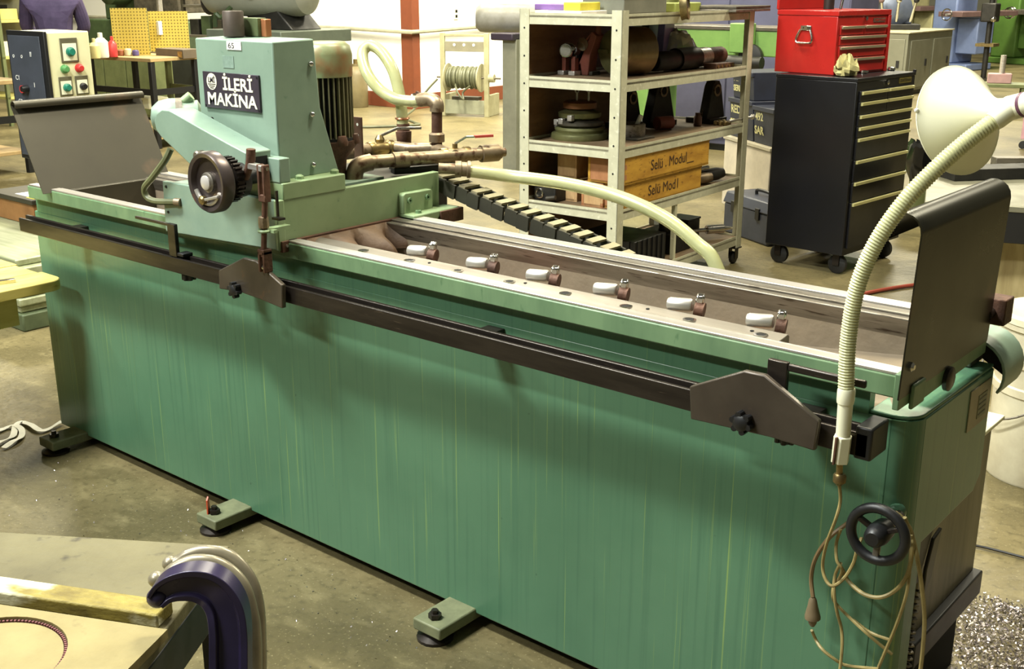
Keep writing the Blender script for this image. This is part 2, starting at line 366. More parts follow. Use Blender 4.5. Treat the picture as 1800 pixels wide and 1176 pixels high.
# cam bar along the front: T-slot bar on brackets
cb = MB().prism([(-.104,.795),(-.104,.840),(-.094,.840),(-.094,.822),(-.080,.822),(-.080,.846),(-.068,.846),(-.068,.795)], 'x', .09, 3.075).build('cam_bar', BLACKST, gm, .002)
for bx in (.3,1.2,2.1,2.9): MB().box(bx,bx+.05,-.068,.0,.80,.83).build('bracket', BLACKST, cb, .002)
MB().box(3.05,3.082,-.104,-.03,.79,.852).build('end_block', BLACK, cb, .004)
MB().sph((.085,-.085,.815),.016,10).build('end_knob', G_RAIL, cb)
def star_knob(o, parent, r=.02, dirn=(0,-1,0)):
    b = MB(); o = Vector(o); d = Vector(dirn)
    b.lathe([(r*.8,0),(r*.8,.016),(r*.5,.02)], o, d, 14)
    u = d.orthogonal().normalized(); v = d.cross(u)
    for k in range(6):
        a = k*math.pi/3; c = o+(u*math.cos(a)+v*math.sin(a))*r*.85
        b.lathe([(r*.3,.001),(r*.3,.017)], c, d, 8)
    return b.build('star_knob', BLACK, parent)
def camplate(poly, label, knob, y=-.128):
    p = MB().prism(poly, 'y', y, y+.014).build('cam_plate', BLACKST2, gm, .003, label)
    star_knob((knob[0],y,knob[1]), p)
    return p
BLACKST2 = M('brown_grey_plate', (86,78,68), (68,60,52), .36, .4, scale=5, spots=(98,78,62), spot_t=.7)
camplate([(1.228,.793),(1.232,.846),(1.345,.898),(1.40,.898),(1.426,.886),(1.502,.850),(1.498,.786),(1.40,.795),(1.32,.80)], 'dark pentagon cam plate below the carriage', (1.31,.806))
camplate([(2.73,.79),(2.724,.856),(2.838,.913),(2.88,.914),(2.992,.852),(2.988,.794),(2.9,.797)], 'dark pentagon cam plate near the lamp', (2.845,.815))
for kx in (1.01, 2.905): star_knob((kx,-.075,.790), gm, .018, (0,0,-1))
# trip dogs clamped in the slot: upright plus long finger
b1 = MB().box(.965,1.002,-.104,-.092,.842,.938).build('trip_dog', BLACKST, gm, .002); MB().box(.80,.965,-.102,-.094,.929,.937).build('finger', BLACKST, b1, .001)
b2 = MB().box(2.872,2.912,-.104,-.092,.842,.938).build('trip_dog', BLACKST, gm, .002); MB().box(2.912,3.06,-.103,-.093,.922,.936).build('finger', BLACKST, b2, .003)
MB().box(1.0,1.03,-.102,-.068,.846,.856).build('clamp_nut', BLACK, gm, .002)
# work table: long clamp bar with socket screws and swing clamps
tb = MB().prism([(.020,.83),(.020,.918),(.026,.922),(.080,.931),(.088,.926),(.088,.83)], 'x', 1.42, 2.82).build('work_table', M('table_bar_steel', (122,115,104), (104,97,87), .48, .35, scale=5, stretch=(.6,8,8)), gm, .002)
for sx in (1.62,1.79,1.955,2.12,2.285,2.45,2.61,2.775):
    sc = MB().pipe((sx,.052,.9255),(sx,.052,.9285),.0145,.0095,16).build('socket_screw', CHROME, tb)
    MB().cyl((sx,.052,.924),(sx,.052,.928),.0095,None,12).build('hex_socket', VOID, sc)
for px_ in (1.85,2.16,2.5,2.75): MB().cyl((px_,.062,.926),(px_,.062,.9295),.004,None,8).build('pin_hole', VOID, tb)
for dxx in (1.745,1.95,2.14,2.335,2.53,2.72):
    d_ = MB().lathe([(.013,0),(.015,.004),(.015,.05),(.012,.054)], (dxx,.096,.938), (1,.22,.06), 14).build('swing_clamp', STEEL, gm)
    MB().lathe([(.018,0),(.018,.02)], (dxx+.058,.110,.933), (.9,.3,-.1), 12).build('clamp_collar', RUST, d_)
    MB().obox((dxx+.066,.116,.954),(.018,.02,.024),(.2,.1,.4)).build('clamp_head', CHROME, d_, .004)
# lower handwheel at the near end of the front panel
hw = MB().torus((3.11,-.105,.66),(0,-1,0),.050,.0095,36,10).build('handwheel', BLACK, gm)
MB().lathe([(.02,0),(.022,.03),(.018,.05),(.012,.056)], (3.11,-.075,.66), (0,-1,0), 16).build('hub', BLACK, hw)
for a in (60,180,300):
    u = Vector((math.sin(R_(a)),0,math.cos(R_(a)))); MB().bar(Vector((3.11,-.10,.66))+u*.015, Vector((3.11,-.105,.66))+u*.05, .012, .009).build('spoke', BLACKST if a != 180 else STEEL_OLD, hw, .002)
MB().cyl((3.11,-.01,.66),(3.11,-.08,.66),.012).build('shaft', STEEL_OLD, hw)
MB().lathe([(.016,0),(.016,.02),(.013,.024)], (3.10,.012,.66), (0,-1,0), 18).build('shaft_flange', G_BODY, hw)
# hardware inside the open end below the end panel
eb = MB().prism([(.11,.44),(.17,.44),(.235,.555),(.24,.572),(.10,.572),(.10,.5)], 'x', 3.085, 3.1).build('pivot_bracket', BLACK, gm, .003)
MB().box(3.07,3.09,.115,.16,.04,.45).build('guide_bar', STEEL_OLD, gm, .002)
sp_ = [(3.105+.011*math.cos(i*.9), .135+.011*math.sin(i*.9), .44-i*.0022) for i in range(150)]
MB().tube(sp_, .003, 5).build('coil_spring', STEEL_OLD, gm)
MB().prism([(.195,.40),(.23,.43),(.26,.53),(.22,.52),(.195,.46)], 'x', 3.098, 3.106).build('latch_plate', GUNMETAL, gm, .002)

# coolant tank standing in the opening
ct = thing('coolant_tank', 'grey sheet coolant tank on a dark base in the open end of the green machine', 'tank', (2.9,.5,0))
MB().prism([(-.24,.26),(.14,.26),(.14,.64),(-.24,.55)], 'x', -.35, .17).build('tank_body', M('olive_grey_sheet', (112,106,80), (92,88,66), .42, .3, scale=3, stretch=(6,6,.6)), ct, .004)
MB().box(-.36,.19,-.27,.15,.20,.262).build('tank_tray', BLACK, ct, .004)
MB().box(-.34,.15,-.26,.13,0,.20).build('tank_base', VOID, ct)
MB().box(-.36,.19,.02,.155,.645,.655).build('tank_lid_lit', CREAM, ct, .002)  # cream colour puts the bright light on the tank top into the paint
# ================================================================== grinding carriage
CO = Vector((1.15,.2,.94))
ca = thing('grinding_carriage', 'green grinding head carriage with motor, pipes and black name plate riding on the rails', 'carriage', CO)
def cp(mb, name, mat, bevel=0, label=None):
    o = mb.build(name, mat, ca, bevel, label); o.location = -CO; return o
cp(MB().prism([(.880,.893),(.886,1.044),(1.395,1.048),(1.395,.913)], 'y', -.054, -.038), 'apron', G_TEAL, .003)
cp(MB().box(1.395,1.409,-.056,-.03,.912,1.048), 'apron_edge', G_PAINT, .003)
sad = cp(MB().box(.90,1.30,-.036,.44,.945,1.040), 'saddle', G_TEAL, .003)
cp(MB().box(1.02,1.407,-.030,.19,1.045,1.090), 'tower_base', G_PAINT, .003)
cp(MB().prism([(-.034,.928),(.565,.925),(.567,1.049),(.192,1.049),(.192,1.046),(-.034,1.046)], 'x', 1.38, 1.405), 'side_plate', G_PAINT, .003)
cp(MB().box(1.02,1.40,-.032,.004,1.09,1.155), 'tower_foot', G_TEAL, .003)
tw = cp(MB().prism([(.003,1.088),(.212,1.088),(.155,1.27),(.143,1.453),(.003,1.45)], 'x', 1.02, 1.357), 'tower', G_TEAL, .004)
for yy,zz in ((.127,1.388),(.122,1.254),(.118,1.118)):
    MB().sph((1.359,yy,zz),.008,10).build('dome_bolt', CHROME, tw)
for yy in (.05,.175): MB().lathe([(.012,0),(.012,.008),(.006,.012)], (1.38,yy,1.09), (0,0,1), 6).build('bolt', G_PAINT, tw)
MB().sph((1.075,.0,1.232),.006,8).build('bolt', BLACKST, tw)
for q in ((.892,1.03),(.892,.955)): MB().cyl((q[0]+.012,-.054,q[1]),(q[0]+.012,-.057,q[1]),.004,None,8).build('screw', BLACK, ca).location = -CO
# name plate
npl = cp(MB().box(1.052,1.298,-.003,.003,1.264,1.362), 'name_plate', PLATE, .0008, 'dark name plate with ivory raised letters')
npl.location = -CO
def fit(text, x0, x1, z, cap, mat, parent, y, bold=.0, depth=.0008):
    o = lettering('lettering', text, 1.0, mat, parent, Matrix.Identity(4), depth, bold)
    me = o.data; xs_ = [v.co.x for v in me.vertices]; 
    sx = (x1-x0)/(max(xs_)-min(xs_)); sy = cap/.73; mx = min(xs_)
    for v in me.vertices: c = v.co.copy(); v.co = Vector((x0+(c.x-mx)*sx, y-c.z*.8, z+c.y*sy))
    return o
fit('İLERİ', 1.142, 1.272, 1.317, .034, LETTER, npl, -.0035, .022)
fit('MAKİNA', 1.070, 1.288, 1.274, .034, LETTER, npl, -.0035, .022)
em = MB().lathe([(.0225,0),(.0225,.001)], (1.0925,-.003,1.336), (0,-1,0), 28).build('emblem', LETTER, npl)
fit('LMİ', 1.078, 1.107, 1.334, .014, PLATE, em, -.0045, .02, .0002)
for k,wd in enumerate((.017,.013,.008)): MB().box(1.0925-wd,1.0925+wd,-.0046,-.004,1.328-k*.005,1.330-k*.005).build('emblem_line', PLATE, em)
for cx_,cz_ in ((1.058,1.27),(1.292,1.356),(1.292,1.27)): MB().cyl((cx_,-.003,cz_),(cx_,-.0045,cz_),.003,None,8).build('rivet', BLACK, npl)
stk = cp(MB().box(1.165,1.228,.001,.0035,1.424,1.446), 'sticker', WHITE, 0, 'white paper sticker with handwriting')
fit('65', 1.172, 1.198, 1.428, .015, PLATE, stk, .0008, .0, .0002)
cp(MB().box(1.142,1.190,.0018,.0034,1.375,1.407), 'faded_label', M('faded_mark', (130,152,140), (110,132,120), .6, scale=60))
# belt cover: rounded at the far end, near end closed by a black patch painting its inner shade
out = [(432,300),(432,269),(400,252),(350,224),(310,201),(297,194),(284,193),(275,200),(271,213),(274,228),(283,241),(300,257),(345,300),(380,322)]
pol = [(ony(a,b,-.10).x, ony(a,b,-.10).z) for a,b in out]
bc = cp(MB().prism(pol, 'y', -.10, -.018), 'belt_cover', G_TEAL, .003)
ex = ony(432,284,-.10)
MB().box(ex.x-.002,ex.x+.001,-.092,-.03,ex.z-.016,ex.z+.014).build('open_end_shade', VOID, bc)  # black patch painted for the shade inside the cover
cp(MB().lathe([(.010,0),(.014,.01),(.014,.03),(.010,.034)], ony(362,272,-.10), (0,-1,0), 18), 'idler_boss', STEEL_OLD)
# gear motor behind the cover
gmo = ony(318,206,0.02)
g_ = cp(MB().lathe([(.0,-.085),(.030,-.08),(.048,-.06),(.055,-.03),(.055,.0),(.048,.012),(.048,.05),(.03,.06)], gmo, (.55,.8,0), 22), 'gear_motor', G_TEAL)
MB().lathe([(.056,-.012),(.056,.006)], gmo, (.55,.8,0), 22).build('flange', STEEL_OLD, g_)
MB().cyl(gmo+Vector((.01,0,.04)), gmo+Vector((.03,.02,.062)), .014).build('terminal', G_PAINT, g_)
MB().cyl(gmo+Vector((-.04,-.03,.0)), gmo+Vector((-.075,-.04,.005)), .013, .009).build('gland', G_TEAL, g_)
# armoured conduit from the gear motor to the apron
cpts_ = [ony(300,262,-.06), ony(290,282,-.07), ony(268,312,-.075), ony(254,330,-.075), ony(258,346,-.07), ony(275,354,-.065), ony(308,355,-.06)]
cd_ = cp(MB().tube(spline(cpts_,6), .0095, 8), 'conduit', M('conduit_olive', (104,108,74), (84,88,60), .5))
MB().cyl(cpts_[-1], cpts_[-1]+Vector((.02,.006,.0)), .012).build('conduit_nut', BRONZE, cd_)
# big handwheel on the feed shaft
wc = Vector((1.343,-.205,1.111))
hwl = cp(MB().lathe([(.060,.004),(.064,.018),(.074,.020),(.079,.012),(.079,-.012),(.074,-.018),(.03,-.018),(.03,.0),(.060,.004)], wc, (0,-1,0), 40), 'handwheel', M('wheel_grey', (92,82,80), (70,62,62), .34, .6, scale=5, spots=(126,92,74), spot_t=.72))
MB().lathe([(.026,-.002),(.026,.014),(.020,.018)], wc, (0,-1,0), 24).build('hub', STEEL_OLD, hwl)
MB().lathe([(.0185,.014),(.0185,.021),(.016,.0225)], wc, (0,-1,0), 24).build('hub_cap', M('pale_hub', (226,220,214), None, .3, .3), hwl)
MB().bar(wc+Vector((-.028,-.02,-.050)), wc+Vector((.052,-.02,-.030)), .010, .008).build('crank_handle', STEEL, hwl, .002)
MB().lathe([(.011,0),(.012,.01),(.007,.014)], wc+Vector((-.014,-.016,-.046)), (0,-1,0), 14).build('handle_pivot', BRASS, hwl)
MB().tube([wc+Vector((.055*math.cos(R_(a)),-.014,.055*math.sin(R_(a)))) for a in range(205,336,10)], .006, 8).build('rim_rib', STEEL, hwl)
gear = MB().lathe([(.054,0),(.054,.022)], wc+Vector((0,.062,0)), (0,-1,0), 36)
for k in range(30):
    a = 2*math.pi*k/30; c_ = wc+Vector((.056*math.cos(a), .051, .056*math.sin(a))); gear.obox(c_, (.008,.022,.005), (0,-a,0))
cp(gear, 'feed_gear', BLACKST)
cp(MB().cyl(wc+Vector((0,.02,0)), wc+Vector((0,.17,0)), .022), 'feed_shaft', BLACK)
cp(MB().lathe([(.045,0),(.045,.02)], wc+Vector((.004,.09,-.005)), (0,-1,0), 20), 'ratchet_disc', BLACK)
# lever, clevises and push rod down to the cam plate
lv = cp(MB().tube([ony(441,262,-.13), ony(441,280,-.13), ony(437,297,-.13), ony(428,320,-.13)], [.012,.012,.010,.012], 10), 'lever_arm', RUST)
lt = ony(462,296,-.132); lb = ony(467,470,-.126)
cp(MB().bar(ony(440,291,-.13), lt+Vector((.005,0,0)), .02, .016), 'toggle_link', STEEL, .002)
cv = cp(MB().box(lt.x-.014,lt.x-.006,-.142,-.122,lt.z-.07,lt.z+.01).box(lt.x+.006,lt.x+.014,-.142,-.122,lt.z-.07,lt.z+.01).box(lt.x-.014,lt.x+.014,-.142,-.122,lt.z-.085,lt.z-.066), 'upper_clevis', RUST, .002)
MB().cyl((lt.x-.018,-.132,lt.z),(lt.x+.018,-.132,lt.z),.005,None,10).build('clevis_pin', CHROME, cv)
rod = cp(MB().cyl((lt.x,-.132,lt.z-.08),(lb.x,-.13,lb.z+.03),.0075), 'push_rod', RUST)
nz_ = ony(463,392,-.13).z; rxn = lb.x+(lt.x-lb.x)*(nz_-lb.z)/(lt.z-lb.z)
MB().lathe([(.013,0),(.014,.01),(.013,.028),(.010,.03)], (rxn,-.131,nz_-.012), (0,0,1), 8).build('lock_nut', BRONZE, rod)
gr_ = cp(MB().torus((rxn,-.131,nz_-.02),(0,0,1),.013,.0045,16,6).bar((rxn-.03,-.118,nz_-.02),(rxn+.03,-.118,nz_-.02),.012,.008).box(rxn-.012,rxn+.012,-.12,-.054,nz_-.025,nz_-.015), 'guide_ring', G_PAINT)
lc = cp(MB().box(lb.x-.013,lb.x-.006,-.14,-.112,lb.z-.012,lb.z+.045).box(lb.x+.006,lb.x+.013,-.14,-.112,lb.z-.012,lb.z+.045).box(lb.x-.013,lb.x+.013,-.14,-.112,lb.z+.035,lb.z+.05), 'lower_clevis', RUST, .002)
MB().lathe([(.011,0),(.011,.016)], (lb.x-.008,-.126,lb.z), (1,0,0), 14).build('roller', CHROME, lc)
cp(MB().box(lt.x-.05,lt.x-.044,-.06,-.054,nz_+.0,nz_+.07).box(lt.x-.05,lt.x-.02,-.075,-.054,nz_-.004,nz_+.002), 'hanger_hook', BLACKST)
# vertical flange motor
mc = Vector((1.212,.305,0))
cp(MB().lathe([(.075,1.155),(.075,1.165),(.062,1.17),(.062,1.345)], mc, (0,0,1), 28), 'motor_body', VOID)  # core coloured near-black to paint the shade between the fins
fins = MB()
for k in range(30):
    a = 2*math.pi*k/30; fins.obox(mc+Vector((math.cos(a)*.0675, math.sin(a)*.0675, 1.252)), (.015,.0038,.175), (0,0,a))
cp(fins, 'cooling_fins', M('fin_olive', (128,126,98), (104,98,74), .5, .2, scale=12))
cp(MB().lathe([(.077,1.338),(.078,1.40),(.072,1.424),(.058,1.435),(.0,1.437)], mc, (0,0,1), 32), 'fan_cowl', M('motor_cowl_green', (138,154,116), (122,120,84), .38, .1, scale=7, spots=(132,100,66), spot_t=.6, spot_scale=9))
cp(MB().lathe([(.045,1.04),(.05,1.10),(.08,1.14),(.08,1.156)], mc, (0,0,1), 24), 'motor_flange', RUST)
for k in range(3):
    a = R_(-60+k*50); p_ = mc+Vector((math.cos(a)*.074, math.sin(a)*.074, 1.145)); cp(MB().lathe([(.016,0),(.018,.01),(.012,.028)], p_, (0,0,1), 10), 'flange_bolt', RUST)
bp0 = ony(620,205,.45); bp1 = ony(636,285,.45)
bk = cp(MB().box(bp0.x,bp1.x+.004,.45,.456,bp1.z-.02,bp0.z), 'bracket_plate', RUST, .001)
for zz in (.022,.055): MB().cyl(((bp0.x+bp1.x)/2+.004,.4495,bp0.z-zz),((bp0.x+bp1.x)/2+.004,.449,bp0.z-zz),.0045,None,10).build('hole', WHITE, bk)
cp(MB().box(.98,1.38,.215,.60,.99,1.032), 'rear_tray', BLACK, .004)
# guide bracket gripping the rear rail
gb = cp(MB().prism([(.392,1.002),(.40,1.008),(.51,1.006),(.515,.998),(.515,.945),(.392,.945)], 'x', 1.405, 1.428), 'guide_bracket', G_PAINT, .003)
MB().prism([(.392,.895),(.47,.895),(.50,.93),(.585,.933),(.585,.948),(.392,.948)], 'x', 1.405, 1.47).build('jaw', G_PAINT, gb, .004)
for yy in (.415,.49): MB().pipe((1.428,yy,.985),(1.434,yy,.985),.009,.004,12).build('cap_screw', G_RAIL, gb)
MB().pipe((1.45,.43,.948),(1.45,.43,.956),.009,.004,12).build('cap_screw', G_RAIL, gb)
MB().box(1.41,1.475,.50,.60,.905,.945).build('rear_shoe', RUST, gb, .002)
# wiper strip and leather skirt
ws = cp(MB().box(1.405,1.416,-.05,.40,.908,.938), 'wiper_strip', RUST, .001)
for yy in (-.035,.0,.1,.2,.3,.385): MB().cyl((1.416,yy,.925),(1.419,yy,.925),.004,None,8).build('screw', STEEL, ws)
grid = []
for i in range(11):
    v = i/10
    grid.append([(1.416+.10*math.sin(v*2.0)*(.55+.45*math.sin(j*.75+1.1))+.01*v*math.sin(j*1.9), .03+.37*j/28+.015*v*math.sin(j*.75), .932-.085*v+.018*v*math.sin(j*.75+2.4)) for j in range(29)])
cp(MB().sheet(grid, .003, (1,0,0)), 'leather_skirt', LEATHER)
# ---- coolant manifold
ZP = 1.085
f0, f1, f2 = onz(652,285,ZP), onz(800,273,ZP), onz(850,270,ZP)
dirp = (f2-f0).normalized()
el = [f0+Vector((-.02,-.05,-.075)), f0+Vector((-.02,-.05,-.035)), f0+Vector((-.014,-.036,-.008)), f0]
cp(MB().tube(spline(el,5), .026, 14), 'pipe_elbow', BRONZE)
cp(MB().torus(el[0]+Vector((0,0,.015)),(0,0,1),.026,.006,20,6), 'elbow_collar', BRASS)
pp = cp(MB().cyl(f0, f2, .0205, None, 16), 'manifold_pipe', BRONZE)
cp(MB().cyl(f0+dirp*.07, f0+dirp*.12, .025, None, 16), 'pipe_collar', BRONZE)
v0 = f1
bv = cp(MB().lathe([(.024,-.05),(.026,-.045),(.026,-.03),(.021,-.025),(.024,0),(.021,.025),(.026,.03),(.026,.045),(.024,.05)], v0, dirp, 14), 'ball_valve', BRASS)
MB().cyl(v0, v0+Vector((0,0,.036)), .008).build('valve_stem', BRASS, bv)
hd = MB().bar(v0+Vector((0,0,.036)), v0+Vector((.02,.03,.055)), .014, .004).bar(v0+Vector((.02,.03,.055)), v0+Vector((.065,.10,.056)), .016, .005).build('valve_lever', CHROME, bv)
MB().bar(v0+Vector((.034,.052,.0555)), v0+Vector((.066,.102,.0565)), .018, .0075).build('lever_grip', M('red_grip', (190,70,60), None, .5), hd)
cp(MB().lathe([(.027,0),(.027,.06),(.02,.06),(.02,.07),(.014,.07),(.014,.085)], f2-dirp*.01, dirp, 12), 'end_plug', BRONZE)
b0, b1_, b2_ = onz(600,270,ZP), onz(690,258,ZP), onz(765,262,ZP)
cp(MB().tube([b0,b1_], .021, 14), 'rear_pipe', BRONZE)
bv2 = cp(MB().lathe([(.024,-.05),(.026,-.045),(.026,-.03),(.021,-.025),(.024,0),(.021,.025),(.026,.03),(.026,.045),(.024,.05)], onz(668,261,ZP), b1_-b0, 14), 'ball_valve', BRASS)
q_ = onz(668,261,ZP); MB().lathe([(.012,0),(.016,.02),(.008,.034)], q_+Vector((0,0,.01)), (0,0,1), 8).build('valve_stem', BRASS, bv2)
MB().tube([q_+Vector((0,0,.04)), q_+Vector((.03,.05,.062)), q_+Vector((.08,.11,.062))], .005, 6).build('valve_lever', STEEL_OLD, bv2)
YR = b2_.y
cp(MB().tube([b1_, onz(720,262,ZP), b2_, onz(800,275,ZP)], .02, 14), 'cross_pipe', BRONZE)
r0, r1 = ony(768,255,YR), ony(768,196,YR)
cp(MB().cyl(r0, r1, .017, None, 14), 'riser_pipe', RUST)
cp(MB().lathe([(.025,-.004),(.025,.02),(.018,.026)], ony(768,247,YR), (0,0,1), 16), 'riser_collar', BRONZE)
e0 = r1; e1 = ony(767,182,YR); e2 = ony(756,175,YR); e3 = ony(738,176,YR)
cp(MB().tube(spline([e0,e1,e2,e3],6), .0225, 14), 'riser_elbow', BRONZE)
s0 = ony(711,258,YR); s1 = ony(708,210,YR)
cp(MB().lathe([(.014,0),(.023,.012),(.026,.045),(.026,.05),(.021,.052),(.021,.075)], s0, (s1-s0), 14), 'reducer', RUST)
lp = [(708,222),(706,195),(701,160),(690,122),(671,92),(652,80),(639,88),(638,108),(648,134),(668,158),(695,174),(722,178),(742,177)]
lpts = [ony(a,b,YR + (.0 if i < 5 else -.0) + [0,0,0,0,0,-.01,-.03,-.05,-.06,-.05,-.035,-.015,0][i]) for i,(a,b) in enumerate(lp)]
lh = cp(MB().tube(spline(lpts,6), .0185, 12), 'hose_loop', CLEAR)
MB().torus(ony(707,208,YR),(0,0,1),.020,.004,20,6).build('hose_clip', M('copper_clip', (190,130,100), None, .35, .9), lh)
MB().torus(ony(729,177,YR),(e3-e2),.020,.004,20,6).build('hose_clip', CHROME, lh)
MB().obox(ony(736,166,YR),(.02,.012,.014),(0,.4,.3)).build('clip_screw', RUST, lh)
cp(MB().bar(onz(690,300,1.05), onz(810,292,1.05), .04, .02), 'manifold_support', BLACK, .003)
h0 = onz(800,297,1.06)
ns_ = cp(MB().lathe([(.016,-.05),(.016,0),(.025,.0),(.025,.018),(.022,.02),(.022,.035),(.026,.037),(.026,.046)], h0, (.72,.69,-.05), 14), 'hose_nipple', BRONZE)
# ---- the long coolant hose
HY = h0.y+.045
hp = [onz(822,300,1.055)] + [ony(a,b,HY+k) for a,b,k in ((900,310,.06),(1000,324,.09),(1090,347,.10),(1170,384,.11),(1225,428,.11),(1256,462,.11))]
hp += [hp[-1]+Vector((.05,.0,-.14)), hp[-1]+Vector((.06,-.02,-.42)), hp[-1]+Vector((.05,-.05,-.62))]
hp[-1].z = .55
tag(MB().tube(spline(hp,7), .0195, 12).build('coolant_hose', CLEAR), 'thick milky coolant hose arching from the pipe fitting down behind the rear rail', 'hose')
# ---- energy chain
ec = thing('cable_chain', 'dark plastic cable drag chain sloping down behind the rear rail', 'cable chain', (1.3,.62,0))
linkm = MB().prism([(.002,-.02),(.008,-.024),(.046,-.024),(.050,-.018),(.046,.020),(.006,.020),(.002,.014)], 'y', -.004, .004).mesh('side_plate', PLASTIC_D)
barm = MB().box(.008,.032,-.034,.034,.019,.026).mesh('crossbar', CHAINTOP)
cpth = [(1.17,1.02),(1.364,1.012),(1.45,.992),(1.651,.948),(1.863,.906),(2.022,.868),(2.25,.80),(2.4,.74)]
acc = 0; i = 0; prev = Vector((cpth[0][0],0,cpth[0][1])); path = spline([(a,0,b) for a,b in cpth], 40)
pos = path[0]; last = pos.copy()
for p_ in path:
    if (p_-last).length >= .046:
        a = math.atan2(-(p_.z-last.z), p_.x-last.x)
        kk = (len(ec.children)%2)*.005; l_ = put('chain_link', linkm, ec, (last.x-1.3, -.034-kk, last.z), (0,a,0)); put('side_plate', linkm, l_, (0,.068+2*kk,0)); put('crossbar', barm, l_, (0,.034+kk,0)); last = p_.copy()
tr = MB().box(.95,1.35,.58,.66,.72,.99).build('chain_anchor', BLACK); tr.parent = ec; tr.location = (-1.3,-.62,0)

# ---- steel blocks lying on the tower
TZ = 1.4535
cy0 = onz(434,64,TZ)
cyl_ = tag(MB().lathe([(.026,0),(.029,.002),(.029,.066),(.027,.069),(0,.069)], (0,0,0), (0,0,1), 24).build('steel_slug', M('oxide_steel', (84,74,66), (70,60,52), .5, .3, scale=12)), 'dark round steel slug standing on top of the green tower', 'steel block')
cyl_.location = (1.112,.068,TZ)
def blk(nm, mb, m, label):
    return tag(mb.build(nm, m, None, .002), label, 'steel block', 'steel blocks on the tower')
blk('steel_plate', MB().box(1.058,1.085,.075,.14,TZ,TZ+.052), STEEL, 'bright steel flat behind the round slug on the tower')
a_ = onz(456,64,TZ); b_ = onz(506,63.5,TZ)
blk('green_block', MB().box(1.10,1.168,.106,.138,TZ,TZ+.050), M('green_grey_block', (96,106,72), (78,86,60), .5, .3), 'green-grey steel bar between the slug and the copper block')
blk('copper_block', MB().box(1.155,1.178,.139,.1425,TZ,TZ+.047).box(1.165,1.188,.118,.138,TZ,TZ+.047), M('copper_face', (196,130,90), (170,104,70), .4, .6), 'copper coloured block on the back edge of the green tower')
blk('steel_collar', MB().box(1.10,1.145,.139,.1425,TZ,TZ+.036), STEEL, 'small bright steel collar at the back corner of the tower')

# ================================================================== gooseneck lamp and its cord
LY = -.118
gl = thing('gooseneck_lamp', 'cream gooseneck work lamp with bell shade clamped to the cam bar', 'lamp', (ony(1478,800,LY)))
LO = gl.location.copy()
def lpz(mb, name, mat, bevel=0, parent=None, label=None):
    o = mb.build(name, mat, parent or gl, bevel, label)
    if parent is None: o.location = -LO
    return o
k0, k1, k2 = ony(1476,812,LY), ony(1482,765,LY), ony(1487,697,LY)
lpz(MB().lathe([(.0165,0),(.017,.05),(.0135,.052)], k0, k1-k0, 6), 'clamp', CREAM, .001)
lpz(MB().bar(k0+Vector((-.004,-.0172,.0)), k1+Vector((-.004,-.0172,.0)), .006, .003), 'clamp_slot', RUST)
lpz(MB().cyl(k1, k2, .0128, .0132), 'base_tube', CREAM)
lpz(MB().lathe([(.0148,-.012),(.0155,-.006),(.0155,.012),(.0142,.016)], k2, (0,0,1), 18), 'base_ferrule', CREAM)
apts = [k2, ony(1491,600,LY), ony(1507,505,LY-.004), ony(1541,425,LY), ony(1592,352,LY+.02), ony(1650,292,LY+.05), ony(1705,244,LY+.085), ony(1764,201,LY+.12)]
ap = spline(apts, 48); 
prof = []
tot = sum((ap[i+1]-ap[i]).length for i in range(len(ap)-1)); pts_, rr = [], []
step = .0026; acc = 0; tgt = 0; k = 0
for i in range(len(ap)-1):
    seg = (ap[i+1]-ap[i]).length
    while tgt <= acc+seg:
        p_ = ap[i].lerp(ap[i+1], (tgt-acc)/seg); pts_.append(p_); rr.append(.0145 if k % 2 else .0128); k += 1; tgt += step
    acc += seg
lpz(MB().tube(pts_, rr, 14), 'gooseneck', CREAMRIB, label='ribbed cream flexible arm')
S0 = ony(1784,188,LY+.135)
vr = _ray(1690,210).normalized(); e1 = (rt - vr*rt.dot(vr)).normalized(); e2 = (up - vr*up.dot(vr)); e2 = (e2 - e1*e1.dot(e2)).normalized()
ax = (e1*.70 + e2*.18 - vr*.69).normalized()      # from the rim towards the socket
sh = S0 - ax*.012
prof = [(.0175,.0),(.0185,-.010),(.021,-.024),(.028,-.037),(.039,-.051),(.053,-.067),(.068,-.083),(.081,-.096),(.091,-.105),(.0935,-.106),(.093,-.1085)]
inner = [(max(r-.0025,.013), h-.0015) for r,h in prof[::-1]]
lpz(MB().lathe(prof+inner+[(.013,.0),(.0175,.0005)], sh+ax*.0, ax, 56), 'shade', CREAM, label='cream bell-shaped shade')
lpz(MB().lathe([(.0185,-.004),(.020,.0),(.020,.055),(.017,.065),(.017,.09),(.0,.092)], sh, ax, 24), 'socket', CREAM)
lpz(MB().lathe([(.0206,.03),(.0206,.036)], sh, ax, 24), 'socket_ring', M('purple_ring', (110,70,90), None, .4))
lpz(MB().sph(sh-ax*.065, .024, 14), 'bulb', M('frosted_bulb', (240,240,236), None, .3))
lpz(MB().lathe([(.0158,-.02),(.0168,-.012),(.0168,.012)], apts[-1], apts[-1]-apts[-2], 18), 'arm_ferrule', CREAM)
rv = sh-ax*.107-(e1-ax*e1.dot(ax)).normalized()*.093; lpz(MB().sph(rv, .004, 8), 'rim_rivet', WHITE)
CORD = M('yellowed_cord', (158,142,92), (132,116,70), .5, scale=20)
lpz(MB().lathe([(.008,0),(.012,.004),(.012,.016),(.009,.02)], ony(1475,850,LY), (0,0,1), 10), 'cord_gland', BRASS)
lpz(MB().cyl(ony(1475,852,LY), k0, .006), 'cord_neck', BRASS)
def cord(pix, ys, r=.0032, name='cord', mat=None):
    n = len(pix); pts = [ony(a,b, ys[0]+(ys[1]-ys[0])*i/(n-1) + (.008*math.sin(i*1.9))) for i,(a,b) in enumerate(pix)]
    return lpz(MB().tube(spline(pts,6), r, 7), name, mat or CORD)
